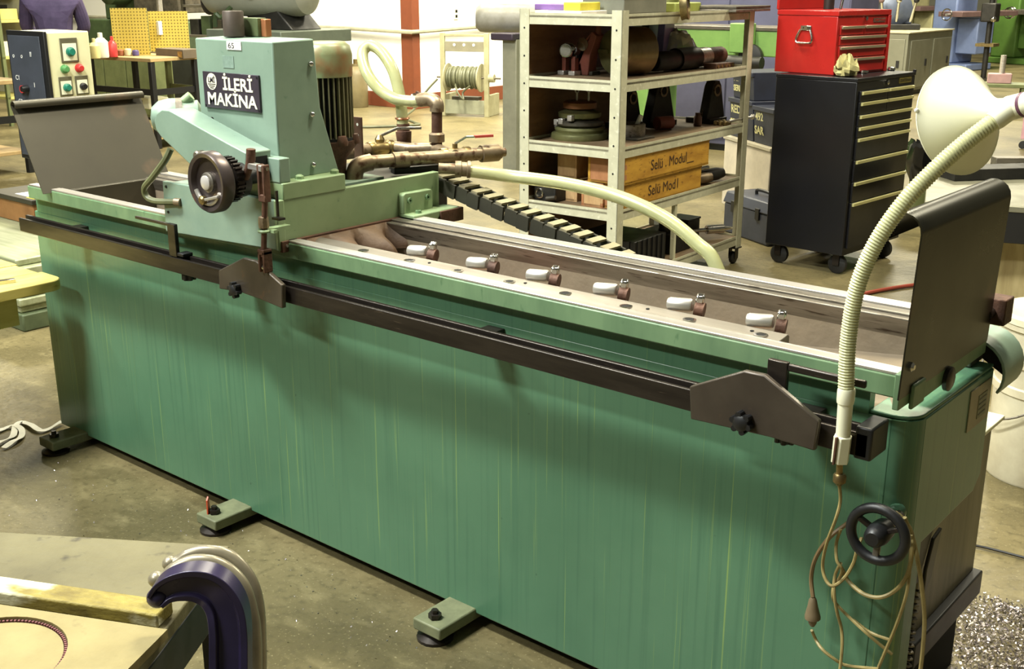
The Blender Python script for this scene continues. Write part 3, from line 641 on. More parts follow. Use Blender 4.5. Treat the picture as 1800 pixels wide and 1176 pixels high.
cord([(1475,850),(1477,880),(1469,912),(1453,955),(1446,992),(1451,1018),(1464,1030),(1484,1016),(1500,990),(1507,965),(1515,945)], (-.118,-.06))
cord([(1515,900),(1488,921),(1458,945),(1434,980),(1426,1015),(1429,1050)], (-.05,-.05), .0042, mat=M('brown_cord', (120,98,66), None, .5))
cord([(1427,1108),(1434,1124),(1445,1141),(1466,1158),(1490,1170),(1545,1176)], (-.05,-.04))
cord([(1480,1000),(1492,1022),(1518,1044),(1548,1050),(1576,1036),(1595,1010),(1603,972),(1602,935),(1580,905),(1550,895)], (-.035,-.08), .004)
cord([(1590,910),(1604,945),(1613,985),(1620,1030),(1625,1085),(1622,1140),(1618,1176)], (-.08,-.03), .004)
cord([(1478,930),(1470,955),(1471,985),(1480,1000),(1476,1015),(1466,1028),(1464,1049),(1472,1064),(1496,1088),(1522,1112),(1548,1134),(1568,1150)], (-.05,-.03))
cord([(1478,990),(1468,1010),(1466,1040),(1471,1075),(1479,1106),(1480,1140),(1476,1180)], (-.045,-.045))
cord([(1602,940),(1599,1000),(1594,1040),(1583,1078),(1571,1110),(1556,1145),(1543,1176)], (-.07,-.03))
cord([(1500,1090),(1530,1112),(1565,1125)], (-.03,-.03))
pl0, pl1 = ony(1429,1050,-.05), ony(1428,1108,-.05)
lpz(MB().lathe([(.005,0),(.008,.006),(.010,.018),(.014,.034),(.0155,.040),(.0155,.045),(.009,.047),(.008,.055),(.004,.062)], pl0, pl1-pl0, 12), 'plug', M('grey_brown_plug', (120,104,78), (100,86,64), .5))
# ================================================================== steel shelf cart
SA = R_(2.55)
SHELF_P = M('pale_angle_iron', (196,194,170), (180,178,154), .5, .1, scale=14, spots=(206,204,184), spot_t=.66, spot_scale=40)
PLY = M('brown_plywood', (134,100,62), (108,78,46), .6, scale=3, stretch=(1,1,5))
DECK = M('dusty_deck', (118,98,72), (92,74,52), .7, scale=8)
sc_ = thing('shelf_cart', 'pale angle-iron shelf cart on casters loaded with machine parts', 'shelf', (.645,2.615,0), SA)
SH = (1.453, 1.148, .83, .523, .17)
SW, SL = .60, 1.38
for ix,iy in ((0,0),(-SW,0),(0,SL),(-SW,SL)):
    sx = 1 if ix == 0 else -1; sy = -1 if iy == 0 else 1
    p_ = MB().box(min(ix,ix-sx*.058),max(ix,ix-sx*.058),min(iy,iy-sy*.004),max(iy,iy-sy*.004),.1,1.47).box(min(ix,ix-sx*.004),max(ix,ix-sx*.004),min(iy,iy-sy*.058),max(iy,iy-sy*.058),.1,1.47).build('post', SHELF_P, sc_)
    if iy == 0:
        for k in range(9): MB().cyl((ix-sx*.03,iy+sy*.0005,.3+k*.135),(ix-sx*.03,iy+sy*.0015,.3+k*.135),.005,None,8).build('bolt_hole', BLACK, p_)
    cst = MB().box(ix-sx*.03-.035,ix-sx*.03+.035,iy-sy*.03-.035,iy-sy*.03+.035,.094,.1).box(ix-sx*.03-.022,ix-sx*.03-.018,iy-sy*.03-.02,iy-sy*.03+.02,.03,.094).box(ix-sx*.03+.018,ix-sx*.03+.022,iy-sy*.03-.02,iy-sy*.03+.02,.03,.094).build('caster', BLACKST, sc_)
    MB().lathe([(.03,-.014),(.036,-.01),(.036,.01),(.03,.014)], (ix-sx*.03,iy-sy*.03,.036), (1,0,0), 18).build('wheel', RUBBER, cst)
for z in SH:
    MB().box(-SW+.004,-.004,.004,SL-.004,z-.022,z-.012).build('deck', DECK, sc_)
    for nm,b in (('lip',(-SW+.058,-.058,.004,.008)),('lip',(-SW+.058,-.058,SL-.008,SL-.004)),('lip',(-.008,-.004,.058,SL-.058)),('lip',(-SW+.004,-SW+.008,.058,SL-.058))):
        MB().box(b[0],b[1],b[2],b[3],z-.055,z).build(nm, SHELF_P, sc_)
MB().box(-SW-.004,-SW,.06,.95,.17,1.40).build('side_board', PLY, sc_)
MB().box(-.03,-.008,.59,.612,.17,.47).build('brace', SHELF_P, sc_)
def onsh(px, py, k): return onz(px, py, SH[k]-.012)
def shp(lx, ly, k): return Vector((.645+lx*math.cos(SA)-ly*math.sin(SA), 2.615+lx*math.sin(SA)+ly*math.cos(SA), SH[k]-.012))
def W(mb, name, mat, par, off, bevel=0):      # part built in world space under an offset root
    o = mb.build(name, mat, par, bevel); o.location = -Vector(off); return o
def wthing(name, label, cat, loc, group=None): return thing(name, label, cat, loc, 0, group)
CAST = M('oily_cast_iron', (92,86,74), (62,58,50), .45, .5, scale=14)
CASTD = M('dark_cast_iron', (46,44,40), (30,29,27), .5, .3, scale=12)
OLIVE = M('olive_iron', (124,124,80), (92,92,60), .42, .5, scale=9)
REDBR = M('red_brown_casting', (150,84,70), (112,66,54), .5, .1, scale=9)
# --- shelf 1
p = shp(-.50,.30,1); t = wthing('grinding_spindle', 'small bright spindle head on two legs standing on the upper shelf', 'machine part', p, 'machine parts on the cart')
MB().lathe([(.0,-.055),(.034,-.053),(.038,-.045),(.038,.0),(.03,.005),(.03,.05)], (-.01,.0,.125), (-.35,.94,0), 20).build('head', CHROME, t)
MB().lathe([(.028,-.058),(.0,-.0585)], (-.01,0,.125), (-.35,.94,0), 20).build('face', STEEL, t)
for s_ in (-1,1): MB().box(s_*.03-.012,s_*.03+.012,-.015,.02,0,.095).build('leg', REDBR, t, .003); MB().box(s_*.035-.02,s_*.035+.02,-.035,.02,0,.022).build('foot', STEEL, t, .003)
MB().box(-.045,.045,-.005,.03,.085,.10).build('yoke', CASTD, t, .003)
p = shp(-.42,.34,1); t = wthing('dividing_head', 'red-brown tilted dividing head bracket with a bright ring on the upper shelf', 'machine part', p, 'machine parts on the cart')
MB().prism([(-.10,0),(-.07,0),(-.02,.16),(.04,.22),(.07,.20),(.03,.10),(.02,0),(-.02,0),(-.03,.06)], 'y', -.02, .05).build('bracket', REDBR, t, .004)
MB().pipe((-.012,-.026,.155),(-.012,-.018,.155),.033,.02,24).build('ring', CHROME, t)
MB().cyl((-.012,-.0185,.155),(-.012,-.016,.155),.021).build('bore', VOID, t)
MB().cyl((.05,.02,.2),(.055,.02,.262),.018,.012).build('grip', REDBR, t)
MB().box(-.12,.04,-.01,.06,0,.02).build('base', CAST, t, .003)
p = shp(-.25,.42,1); t = wthing('lathe_chuck', 'large round lathe chuck with an olive face lying on the upper shelf', 'chuck', p, 'machine parts on the cart')
MB().lathe([(.0,-.075),(.10,-.073),(.116,-.06),(.12,-.05),(.12,.13),(.11,.14),(.06,.142),(.06,.17)], (0,0,.122), (.25,.97,0), 36).build('chuck_body', M('chuck_bronze', (150,128,96), (116,98,72), .35, .8, scale=6), t)
MB().lathe([(.108,-.075),(.108,-.072)], (0,0,.122), (.25,.97,0), 36).build('chuck_face', OLIVE, t)
for k in range(3):
    a = R_(30+120*k); axx = Vector((.25,.97,0)).normalized(); u = Vector((0,0,1)); v = axx.cross(u)
    d_ = u*math.cos(a)+v*math.sin(a); MB().bar(Vector((0,0,.122))-axx*.08+d_*.03, Vector((0,0,.122))-axx*.08+d_*.1, .02, .018).build('jaw', OLIVE, t)
p = shp(-.20,.96,1); t = wthing('spindle_shaft', 'long dark spindle shaft with a brown end lying along the upper shelf', 'shaft', p, 'machine parts on the cart')
dsh = Vector((math.sin(-SA),math.cos(SA),0))
MB().lathe([(.045,-.33),(.05,-.32),(.05,-.1),(.06,-.1),(.06,.12),(.05,.12),(.05,.25)], (0,0,.06), dsh, 20).build('shaft_body', CASTD, t)
MB().lathe([(.052,.12),(.052,.25)], (0,0,.06), dsh, 20).build('bright_collar', STEEL, t)
MB().lathe([(.048,.25),(.048,.42)], (0,0,.06), dsh, 20).build('brown_end', RUST, t)
p = onsh(1150,128,1); tag(MB().bar((-.03,-.08,.008),(.0,.08,.008),.014,.014).build('steel_pin', STEEL), 'short bright steel pin at the edge of the upper shelf', 'rod').location = p
p = shp(-.10,1.22,1); t = wthing('gear_rack', 'short brown toothed rack at the far end of the upper shelf', 'machine part', p, 'machine parts on the cart')
MB().box(-.05,.03,-.12,.08,0,.03).build('rack_body', RUST, t, .002)
for k in range(5): MB().cyl((.0301,-.1+k*.04,.015),(.034,-.1+k*.04,.015),.009,None,10).build('stud', BRASS, t)
for k,(px_,cc) in enumerate(((1172,(120,116,190)),(1187,(30,30,36)),(1203,(150,146,210)))):
    p = shp(-.52+.05*k,.93+.09*k,1); b = tag(MB().box(-.02,.02,-.1,.1,0,.24).build('binder', M('binder_%d'%k, cc, None, .4), None, .003), ['violet lever-arch binder, left of the three on the cart','black lever-arch binder, middle of the three on the cart','lilac lever-arch binder, right of the three on the cart'][k], 'binder', 'binders on the cart'); b.location = p; b.rotation_euler = (0,.06,.3)
# crumpled clear plastic bag
p = shp(-.40,1.22,1); rnd = random.Random(3); bmx = MB().sph((0,0,.09),.115,18,(1,1.1,.95))
bmx.v = [(v[0]*(1+rnd.uniform(-.14,.14)), v[1]*(1+rnd.uniform(-.14,.14)), max(0,v[2]*(1+rnd.uniform(-.14,.14)))) for v in bmx.v]
tag(bmx.build('plastic_bag', M('crumpled_plastic', (206,206,190), (180,182,164), .18, scale=8, trans=.3), None, 0, None, 10), 'crumpled clear plastic bag beside the binders on the cart', 'plastic bag').location = p
# --- shelf 2
p = shp(-.42,.28,2); t = wthing('rotary_table', 'tall stack-shaped rotary table with clamps on the middle shelf', 'rotary table', p, 'machine parts on the cart')
MB().lathe([(.145,0),(.15,.012),(.145,.03),(.125,.035),(.13,.05),(.12,.062)], (0,0,0), (0,0,1), 30).build('base_ring', OLIVE, t)
MB().lathe([(.105,.06),(.125,.075),(.125,.088),(.09,.10)], (0,0,0), (0,0,1), 28).build('lower_disc', CAST, t)
MB().lathe([(.085,.10),(.11,.112),(.112,.135),(.07,.15)], (0,0,0), (0,0,1), 28).build('middle_disc', OLIVE, t)
MB().lathe([(.07,.15),(.088,.158),(.088,.185),(.075,.192),(0,.193)], (0,0,0), (0,0,1), 28).build('top_disc', M('copper_brown', (140,92,60), (104,72,48), .45, .5), t)
for k in range(4):
    a = R_(200+28*k); MB().box(-.014,.014,-.014,.014,0,.03).build('clamp', STEEL, t, .003).location = (math.cos(a)*.118, math.sin(a)*.118, .05+.02*(k%2)+ .03*(k//2))
MB().cyl((-.02,0,.19),(-.02,0,.235),.006).build('eye_bolt', STEEL, t); MB().torus((-.02,0,.245),(1,0,0),.014,.004,14,6).build('eye', STEEL, t)
MB().cyl((.04,.02,.19),(.04,.02,.24),.006).build('eye_bolt', STEEL, t); MB().torus((.04,.02,.25),(1,0,0),.014,.004,14,6).build('eye', STEEL, t)
p = onsh(1098,246,2)+Vector((-.02,.08,0)); t = wthing('steel_pot', 'short grey steel cup on a flat plate behind the corner post', 'machine part', p, 'machine parts on the cart')
MB().box(-.10,.10,-.08,.08,0,.012).build('plate', CAST, t, .002)
MB().lathe([(.075,.012),(.078,.02),(.078,.075),(.066,.08),(.066,.03),(0,.03)], (0,0,0), (0,0,1), 26).build('cup', STEEL_OLD, t)
MB().cyl((.02,0,.03),(.05,.02,.12),.012).build('rag_roll', WHITE, t)
def angle_plate(p, w, h, dpt, label, m):
    t = wthing('angle_plate', label, 'machine part', p, 'machine parts on the cart')
    MB().prism([(-w/2,0),(w/2,0),(w/2,.04),(w*.25,h-.03),(w*.12,h),(-w*.12,h),(-w*.25,h-.03),(-w/2,.04)], 'x', -.03, .03).build('upright', m, t, .004)
    MB().pipe((.03,0,h-.055),(.036,0,h-.055),.034,.022,20).build('bore_ring', BRONZE, t); MB().cyl((.03,0,h-.055),(.0335,0,h-.055),.022).build('bore', VOID, t)
    MB().box(-dpt,.05,-w/2,w/2,0,.03).build('foot', m, t, .003); t.rotation_euler = (0,0,SA-.12); return t
angle_plate(onsh(1258,216,2)+Vector((-.03,0,0)), .17, .24, .12, 'dark tapered angle plate with a round bore near the far post', CASTD)
angle_plate(onsh(1180,225,2)+Vector((-.12,.05,0)), .22, .25, .12, 'broad dark angle plate in the middle of the shelf', CASTD)
angle_plate(onsh(1128,232,2)+Vector((-.16,.1,0)), .16, .22, .10, 'dark angle plate close to the steel cup', CASTD)
p = onsh(1226,222,2); tag(MB().lathe([(.018,0),(.024,.006),(.024,.05),(.016,.06),(.016,.075)], (0,0,0), (0,0,1), 14).build('bushing', RUST), 'rusty bushing standing at the shelf edge before the angle plates', 'machine part').location = p
tag(MB().bar(onsh(1231,218,2)+Vector((0,.0,.01)), onsh(1231,218,2)+Vector((-.02,.09,.19)), .008, .008).build('thin_rod', STEEL_OLD), 'thin steel rod leaning against the tapered angle plate', 'rod')
p = onsh(1172,228,2)+Vector((-.02,.0,0)); tag(MB().lathe([(.0,-.05),(.036,-.05),(.036,.05),(0,.05)], (0,0,.036), (.3,.95,0), 16).build('gear_blank', REDBR), 'reddish gear blank lying before the broad angle plate', 'machine part').location = p
tag(MB().tube([shp(-.03,1.2,2)+Vector((0,0,.03)), shp(-.02,1.47,2)+Vector((0,0,.03))], .007, 8).sph(shp(-.02,1.475,2)+Vector((0,0,.03)), .016, 10).build('ball_lever', STEEL), 'steel lever with a ball end sticking out past the far post', 'lever')
p = shp(-.08,1.27,2); t = wthing('fitting_pile', 'small cluster of brass fittings on the middle shelf by the far post', 'fittings', p)
for k in range(7): MB().lathe([(.010,0),(.014,.004),(.014,.02),(.008,.026)], (-.04+.03*(k%3), -.05+.04*(k//3), 0), (0,0,1), 8).build('fitting', BRASS, t)
# --- shelf 3 : wooden boxes
WOOD1 = M('yellow_box_wood', (196,150,58), (168,122,42), .55, scale=5, stretch=(1,1,4), spots=(124,84,34), spot_t=.66)
WOOD2 = M('pale_pine', (196,162,116), (166,130,88), .6, scale=8, stretch=(2,2,1))
WOOD3 = M('reddish_pine', (178,124,84), (146,96,62), .6, scale=9)
INK = M('brown_ink', (70,46,22), None, .7, rvar=0)
def wbox(name, loc, sx, sy, sz, m, mend, label, text=None):
    t = thing(name, label, 'wooden box', loc, SA, 'wooden boxes on the cart')
    MB().box(-sx,0,0,sy,0.0,.012).build('bottom', m, t)
    MB().box(-.014,0,0,sy,.0,sz).build('long_side', m, t, .002); MB().box(-sx,-sx+.014,0,sy,.0,sz).build('long_side', m, t, .002)
    e = MB().box(-sx+.014,-.014,0,.014,.0,sz).build('end_board', mend, t, .002); MB().box(-sx+.014,-.014,sy-.014,sy,.0,sz).build('end_board', mend, t, .002)
    nf = max(3,int(sz/.022))
    for k in range(0,nf): 
        if k%2: MB().box(-.014,0.0006,-.0006,.014,k*sz/nf,(k+1)*sz/nf).build('finger_joint', mend, t)
    MB().box(-sx-.002,.002,-.002,sy+.002,sz,sz+.012).build('lid', m, t, .002)
    if text:
        o = lettering('lettering', text, .075, INK, t, frame((.0012,sy*.28,sz*.36),(0,1,0),(0,0,1)), .0003, 0)
    return t
p = onsh(1103,372,3); wbox('wooden_box', p+Vector((-.03,.02,0)), .22, .78, .115, WOOD1, WOOD3, 'lower long yellow wooden box with ink writing on the lower shelf', 'Selü Mod1')
wbox('wooden_box', p+Vector((-.02,.0,.128)), .22, .86, .125, WOOD1, WOOD3, 'upper long yellow wooden box with ink writing, stacked on the lower one', 'Selü . Modul__')
p = onsh(1014,355,3); wbox('wooden_box', p+Vector((0,0,0)), .16, .22, .10, WOOD2, WOOD2, 'square pine box at the bottom under the small card-labelled box')
wbox('wooden_box', p+Vector((-.02,.02,.113)), .12, .2, .16, WOOD2, WOOD2, 'small upright pine box standing on the square pine box')
p = onsh(1062,366,3); wbox('wooden_box', p+Vector((-.01,.0,0)), .13, .2, .11, WOOD3, WOOD2, 'reddish pine box between the pine boxes and the corner post')
p = shp(-.50,.10,3); t = wthing('bearing_housing', 'dark bearing housing with a bright ring at the end of the lower shelf', 'machine part', p, 'machine parts on the cart')
MB().box(-.05,.09,-.04,.12,0,.09).build('housing', CASTD, t, .006); MB().torus((-.01,-.044,.04),(0,1,0),.022,.006,20,8).build('ring', CHROME, t)
MB().cyl((.05,-.06,.02),(.1,-.05,.03),.012).build('stub', CAST, t)
for k,(px_,r_) in enumerate(((1250,.03),(1272,.036))):
    p = shp(-.10,.97+k*.14,3); o = tag(MB().lathe([(r_*.6,-.1),(r_,-.09),(r_,.06),(r_*.7,.1)], (0,0,r_), (.5,.8,.12), 16).build('milling_arbor', CASTD if k else BRONZE), ['brown milling arbor lying past the long wooden boxes','dark thick milling arbor lying nearest the far post'][k], 'machine part', 'machine parts on the cart'); o.location = p
tag(MB().cyl((0,0,.075),(.06,.12,.09),.011).build('bright_pin', CHROME), 'bright steel pin lying across the milling arbors', 'rod').location = shp(-.14,.95,3)
# --- bottom shelf
p = Vector((.3,3.05,SH[4]-.012)); t = thing('dark_crate', 'dark ribbed metal crate on the bottom shelf of the cart', 'crate', p, SA)
MB().box(-.1,.28,-.2,.12,0,.16).build('crate_body', CASTD, t, .004)
for k in range(6): MB().box(.28,.288,-.18+k*.05,-.16+k*.05,0,.16).build('rib', BLACK, t)
for k in range(7): MB().box(-.08+k*.052,-.06+k*.052,-.208,-.2,0,.16).build('rib', BLACK, t)
p = Vector((.42,3.42,SH[4]-.012)); t = thing('gear_unit', 'black gear unit with a flat top on the bottom shelf', 'machine part', p, SA, 'machine parts on the cart')
MB().box(-.12,.1,-.1,.12,0,.11).build('unit_body', CASTD, t, .006); MB().lathe([(.04,0),(.04,.05),(.02,.06)], (0,.0,.11), (0,0,1), 14).build('spigot', CAST, t)
p = Vector((.35,3.72,SH[4]-.012)); t = thing('black_block', 'black square block with a raised lid on the bottom shelf', 'machine part', p, SA, 'machine parts on the cart')
MB().box(-.07,.07,-.07,.07,0,.12).build('block_body', BLACK, t, .003); MB().box(-.075,.075,-.075,.075,.12,.132).build('block_lid', CASTD, t, .003)
tag(MB().lathe([(.012,0),(.012,.16),(.026,.16),(.026,.27),(.012,.28),(.008,.33)], (.38,3.66,.215), (.5,.85,0), 12).build('drill_chuck', CHROME), 'bright drill chuck and shank on the bottom shelf pointing to the far post', 'drill chuck')
# --- on top
p = shp(-.42,.2,0); t = thing('white_tray', 'white flat tray with yellow and violet packs on top of the shelf cart', 'tray', (p.x,p.y,SH[0]-.012), SA)
MB().box(-.16,.12,-.1,.2,0,.02).build('tray_body', WHITE, t, .003); MB().box(-.2,.0,-.05,.1,.02,.05).build('pack', M('violet_pack', (120,90,150), None, .5), t, .004); MB().box(.0,.1,-.08,.1,.02,.06).build('pack', M('yellow_pack', (220,206,70), None, .5), t, .004)
p = shp(-.3,.45,0); t = thing('parts_bin', 'grey bin beside the white tray on top of the cart', 'bin', (p.x,p.y,SH[0]-.012), SA)
MB().box(-.15,.1,-.12,.3,0,.09).build('bin_body', M('bin_grey', (120,122,110), None, .5), t, .006); MB().box(-.16,.11,-.13,.31,.085,.1).build('bin_rim', CAST, t, .004)
pr_ = onx(1190,8,.62); t = wthing('pulley_ring', 'worn bronze pulley ring hanging over the top edge of the cart', 'pulley', pr_)
MB().lathe([(.055,-.02),(.075,-.018),(.07,0),(.075,.018),(.055,.02),(.055,-.0199)], (.045,0,0), (.9,.42,.1), 28).build('rim', M('worn_bronze', (150,134,92), (104,92,62), .4, .8, scale=16), t)
MB().lathe([(.018,-.016),(.018,.016)], (.045,0,0), (.9,.42,.1), 16).build('hub', CASTD, t)
for k in range(3): a = R_(120*k); MB().box(-.004,.004,-.006,.006,.012,.058).build('spoke', CAST, t).matrix_local = Matrix.Translation((.045,0,0)) @ Matrix.Rotation(R_(25),4,'Z') @ Matrix.Rotation(a,4,'X')
p = shp(-.1,1.25,0); t = thing('steel_plate_stack', 'flat steel plate stack sticking out over the far post of the cart', 'steel plate', (p.x-.02,p.y+.02,SH[0]-.012), SA)
for k in range(2): MB().box(-.2+.02*k,.16,-.2,.22,.016*k,.016*k+.014).build('plate', [STEEL_OLD,CAST][k], t, .002)
p = shp(-.3,.95,0); t = thing('green_fixture', 'yellow-green fixture lying on top of the cart behind the pulley ring', 'machine part', (p.x,p.y,SH[0]-.012), SA)
MB().box(-.12,.12,-.14,.14,0,.05).build('fixture_body', M('lime_paint', (150,160,80), None, .5), t, .006); MB().lathe([(.05,.05),(.05,.09),(.03,.1)], (0,0,0), (0,0,1), 18).build('fixture_cap', OLIVE, t)

# ================================================================== tool chests
CX_ = Vector((1.19,4.055,0)); CA = R_(-4)         # near front corner, front face looks to +x
tc_ = thing('tool_cabinet', 'tall black rolling tool cabinet with pale drawer pulls', 'tool cabinet', CX_, CA)
CW, CDp, CH, CB = .69, .50, 1.10, .12
MB().box(-CDp,0,0,CW,CB,CH-.02).build('carcass', CHESTBLK, tc_, .004)
MB().box(-CDp-.002,.004,-.002,CW+.002,CH-.02,CH).build('top_tray', CHESTBLK, tc_, .003)
MB().box(-.012,.004,CW-.01,CW+.002,CH,CH+.012).build('top_lip', CHESTBLK, tc_)
PULL = M('pale_pull', (196,190,134), (180,174,120), .35, .3)
rows = [(.976,1.03,2),(.906,.972,2),(.842,.902,1),(.781,.838,1),(.659,.777,1),(.538,.655,1),(.423,.534,1),(.16,.419,1)]
for z0,z1,n in rows:
    for j in range(n):
        y0 = .03+j*(CW-.06)/n; y1 = .03+(j+1)*(CW-.06)/n-.004
        d = MB().box(.0,.012,y0,y1,z0,z1).build('drawer', CHESTBLK, tc_, .002)
        MB().prism([(.012,z1-.020),(.024,z1-.018),(.024,z1-.004),(.012,z1-.002)], 'y', y0+.01, y1-.006).build('pull', PULL, d)
lk = MB().lathe([(.013,0),(.013,.006),(.009,.008)], (.004,CW*.5,1.06), (1,0,0), 16).build('lock', CHROME, tc_)
bd = MB().box(.0,.003,CW-.20,CW-.05,1.045,1.075).build('badge', M('olive_badge', (120,108,50), None, .4, .4), tc_)
lettering('lettering', 'CRAFTSMAN', .024, BLACK, bd, frame((.0035,CW-.196,1.052),(0,1,0),(0,0,1)), .0003, 0)
for ix,iy in ((-.06,.07),(-.06,CW-.07),(-CDp+.06,.07),(-CDp+.06,CW-.07)):
    cs = MB().box(ix-.04,ix+.04,iy-.03,iy+.03,.112,.12).box(ix-.02,ix+.02,iy-.028,iy-.023,.05,.112).box(ix-.02,ix+.02,iy+.023,iy+.028,.05,.112).build('caster', BLACKST, tc_)
    MB().lathe([(.045,-.018),(.055,-.012),(.055,.012),(.045,.018)], (ix,iy,.055), (0,1,0), 20).build('wheel', RUBBER, cs)
REDP = M('red_enamel', (164,34,30), (148,28,26), .3, scale=4)
rp_ = onz(1465,133,CH); RA = R_(-9)
rc_ = thing('tool_chest', 'red tool chest with a chrome side handle on top of the black cabinet', 'tool chest', (rp_.x,rp_.y,CH+.001), RA)
RW, RD, RH = .52, .40, .345
MB().box(-RD,0,0,RW,0,RH-.03).build('carcass', REDP, rc_, .004)
MB().box(-RD-.003,.006,-.003,RW+.003,RH-.03,RH).build('top_rim', REDP, rc_, .004)
MB().box(-RD-.01,-RD+.01,-.004,RW+.004,RH,RH+.16).build('open_lid', REDP, rc_, .004)
BAR = M('aluminium_pull', (190,178,150), None, .32, .7)
for z0,z1,n in ((.215,.265,2),(.16,.21,1),(.095,.155,1),(.012,.09,1)):
    for j in range(n):
        y0 = .025+j*(RW-.06)/n; y1 = .025+(j+1)*(RW-.06)/n-.004
        d = MB().box(.0,.008,y0,y1,z0,z1).build('drawer', REDP, rc_, .002)
        MB().box(.008,.018,y0+.004,y1-.004,z1-.018,z1-.003).build('pull', BAR, d, .002)
MB().box(.0,.010,RW-.025,RW,.0,RH-.03).build('front_edge', REDP, rc_, .002)
MB().lathe([(.011,0),(.011,.006)], (.004,RW*.52,.30), (1,0,0), 14).build('lock', CHROME, rc_)
bd = MB().box(.0,.003,RW-.17,RW-.05,.278,.30).build('badge', STEEL_OLD, rc_); lettering('lettering', 'CRAFTSMAN', .02, REDP, bd, frame((.0035,RW-.165,.282),(0,1,0),(0,0,1)), .0003, 0)
hb = MB().box(-.235,-.165,-.008,0,.235,.262).build('side_handle', CHROME, rc_, .003)
MB().tube(spline([(-.232,-.01,.24),(-.25,-.016,.20),(-.25,-.018,.175),(-.235,-.02,.168),(-.165,-.02,.168),(-.15,-.018,.175),(-.15,-.016,.20),(-.168,-.01,.24)],5), .006, 8).build('bail', CHROME, hb)
for q in ((-.215,-.009,.25),(-.185,-.009,.25)): MB().sph(q,.004,8).build('rivet', BLACKST, hb)
# rag and odds on the cabinet top
rg = onz(1487,134,CH); rnd = random.Random(11); b = MB().sph((0,0,.04),.06,16,(1,1.2,1.0))
b.v = [(v[0]*(1+rnd.uniform(-.3,.3)), v[1]*(1+rnd.uniform(-.3,.3)), max(.001,v[2]*(1+rnd.uniform(-.3,.35)))) for v in b.v]
tag(b.build('shop_rag', M('dirty_rag', (186,178,124), (130,124,80), .8, scale=14), None, 0, None, 20), 'crumpled dirty rag on the black cabinet before the red chest', 'rag').location = (rg.x,rg.y,CH+.001)
for k,(px_,py_) in enumerate(((1517,129),(1540,123),(1566,124))):
    p = onz(px_,py_,CH); o = tag(MB().lathe([(.02,0),(.026,.004),(.024,.016),(.012,.02)], (0,0,0), (0,0,1), 10).bar((0,0,.008),(.0,.055,.008),.016,.01).build('socket_tool', CHROME), ['small bright tool on the cabinet nearest the rag','small bright tool in the middle of the cabinet top','small bright tool at the far corner of the cabinet top'][k], 'tool', 'tools on the cabinet'); o.location = (p.x,p.y,CH+.001); o.rotation_euler = (0,0,k*1.3)
p = Vector(rp_)+Vector((-.2,.3,RH)); t = thing('bench_can', 'small dark can and rods inside the open red chest', 'can', (p.x,p.y,CH+RH+.002))
MB().lathe([(.03,0),(.03,.07),(.02,.08)], (0,0,0), (0,0,1), 14).build('can_body', CASTD, t); MB().cyl((.05,.05,0),(.06,.07,.12),.008).build('rod', CHROME, t)

# ================================================================== things round the cart and cabinet
BIN = M('slate_plastic', (62,66,80), (52,56,68), .45, scale=6)
p0 = onz(1258,392,0)+Vector((.17,-.2,0)); t = thing('plastic_toolbox', 'slate plastic toolbox with a handle on the floor behind the cart', 'tool box', (p0.x,p0.y,0), R_(-28))
MB().box(0,.52,0,.26,0,.20).build('box_body', BIN, t, .012); MB().prism([(0-.008,.20),(.268,.20),(.25,.27),(.02,.27)], 'x', -.008, .528).build('box_lid', BIN, t, .008)
MB().tube(spline([(.18,.13,.27),(.19,.13,.30),(.33,.13,.30),(.34,.13,.27)],4), .011, 8).build('handle', BLACK, t)
for x in (.12,.40): MB().box(x-.022,x+.022,-.012,0,.15,.225).build('latch', BLACK, t, .003)
CHALK = M('chalk_mark', (190,184,130), None, .8, rvar=0)
BCK = M('bin_blueblack', (40,44,58), (32,35,46), .5, scale=6)
c0 = dep(1326,322,7.9); c0.z = 0
t = thing('pale_cabinet', 'low pale cabinet carrying the dark labelled bins', 'cabinet', c0, R_(-35))
MB().box(-.4,.30,-.05,.4,.05,.52).build('carcass', M('pale_pinkish_paint', (196,186,166), None, .5), t, .004); MB().box(-.41,.31,-.06,.41,.52,.545).build('top', M('pale_top', (176,168,146), None, .5), t, .003); MB().box(-.38,.28,-.03,.38,0,.05).build('plinth', BLACK, t)
def bin_(dx, z, w, h, txt, label):
    t = thing('storage_bin', label, 'bin', c0 + Matrix.Rotation(R_(-35),3,'Z') @ Vector((dx,0,z)), R_(-35), 'dark labelled bins')
    MB().prism([(-.02,0),(.30,0),(.32,h),(-.04,h)], 'x', 0, w).build('bin_body', BCK, t, .004)
    MB().box(-.006,w+.006,-.05,-.03,h-.03,h).build('rim', BCK, t, .003)
    if txt:
        for k,s_ in enumerate(txt): lettering('lettering', s_, h*.30, CHALK, t, frame((.02,-.032-.0,h*(.62-.36*k)),(1,0,.0),(0,-.1,1)), .0004, 0.002)
bin_(-.38,.546,.36,.27,('REDOX','SERIES'),'dark bin chalked in two lines, standing on the pale cabinet beside the post')
bin_(.0,.546,.30,.25,('492','SAR'),'dark bin chalked with short word, half hidden by the black cabinet')
bin_(-.36,.818,.32,.19,('XIP','SERI'),'dark chalked bin stacked on top of another bin behind the post')
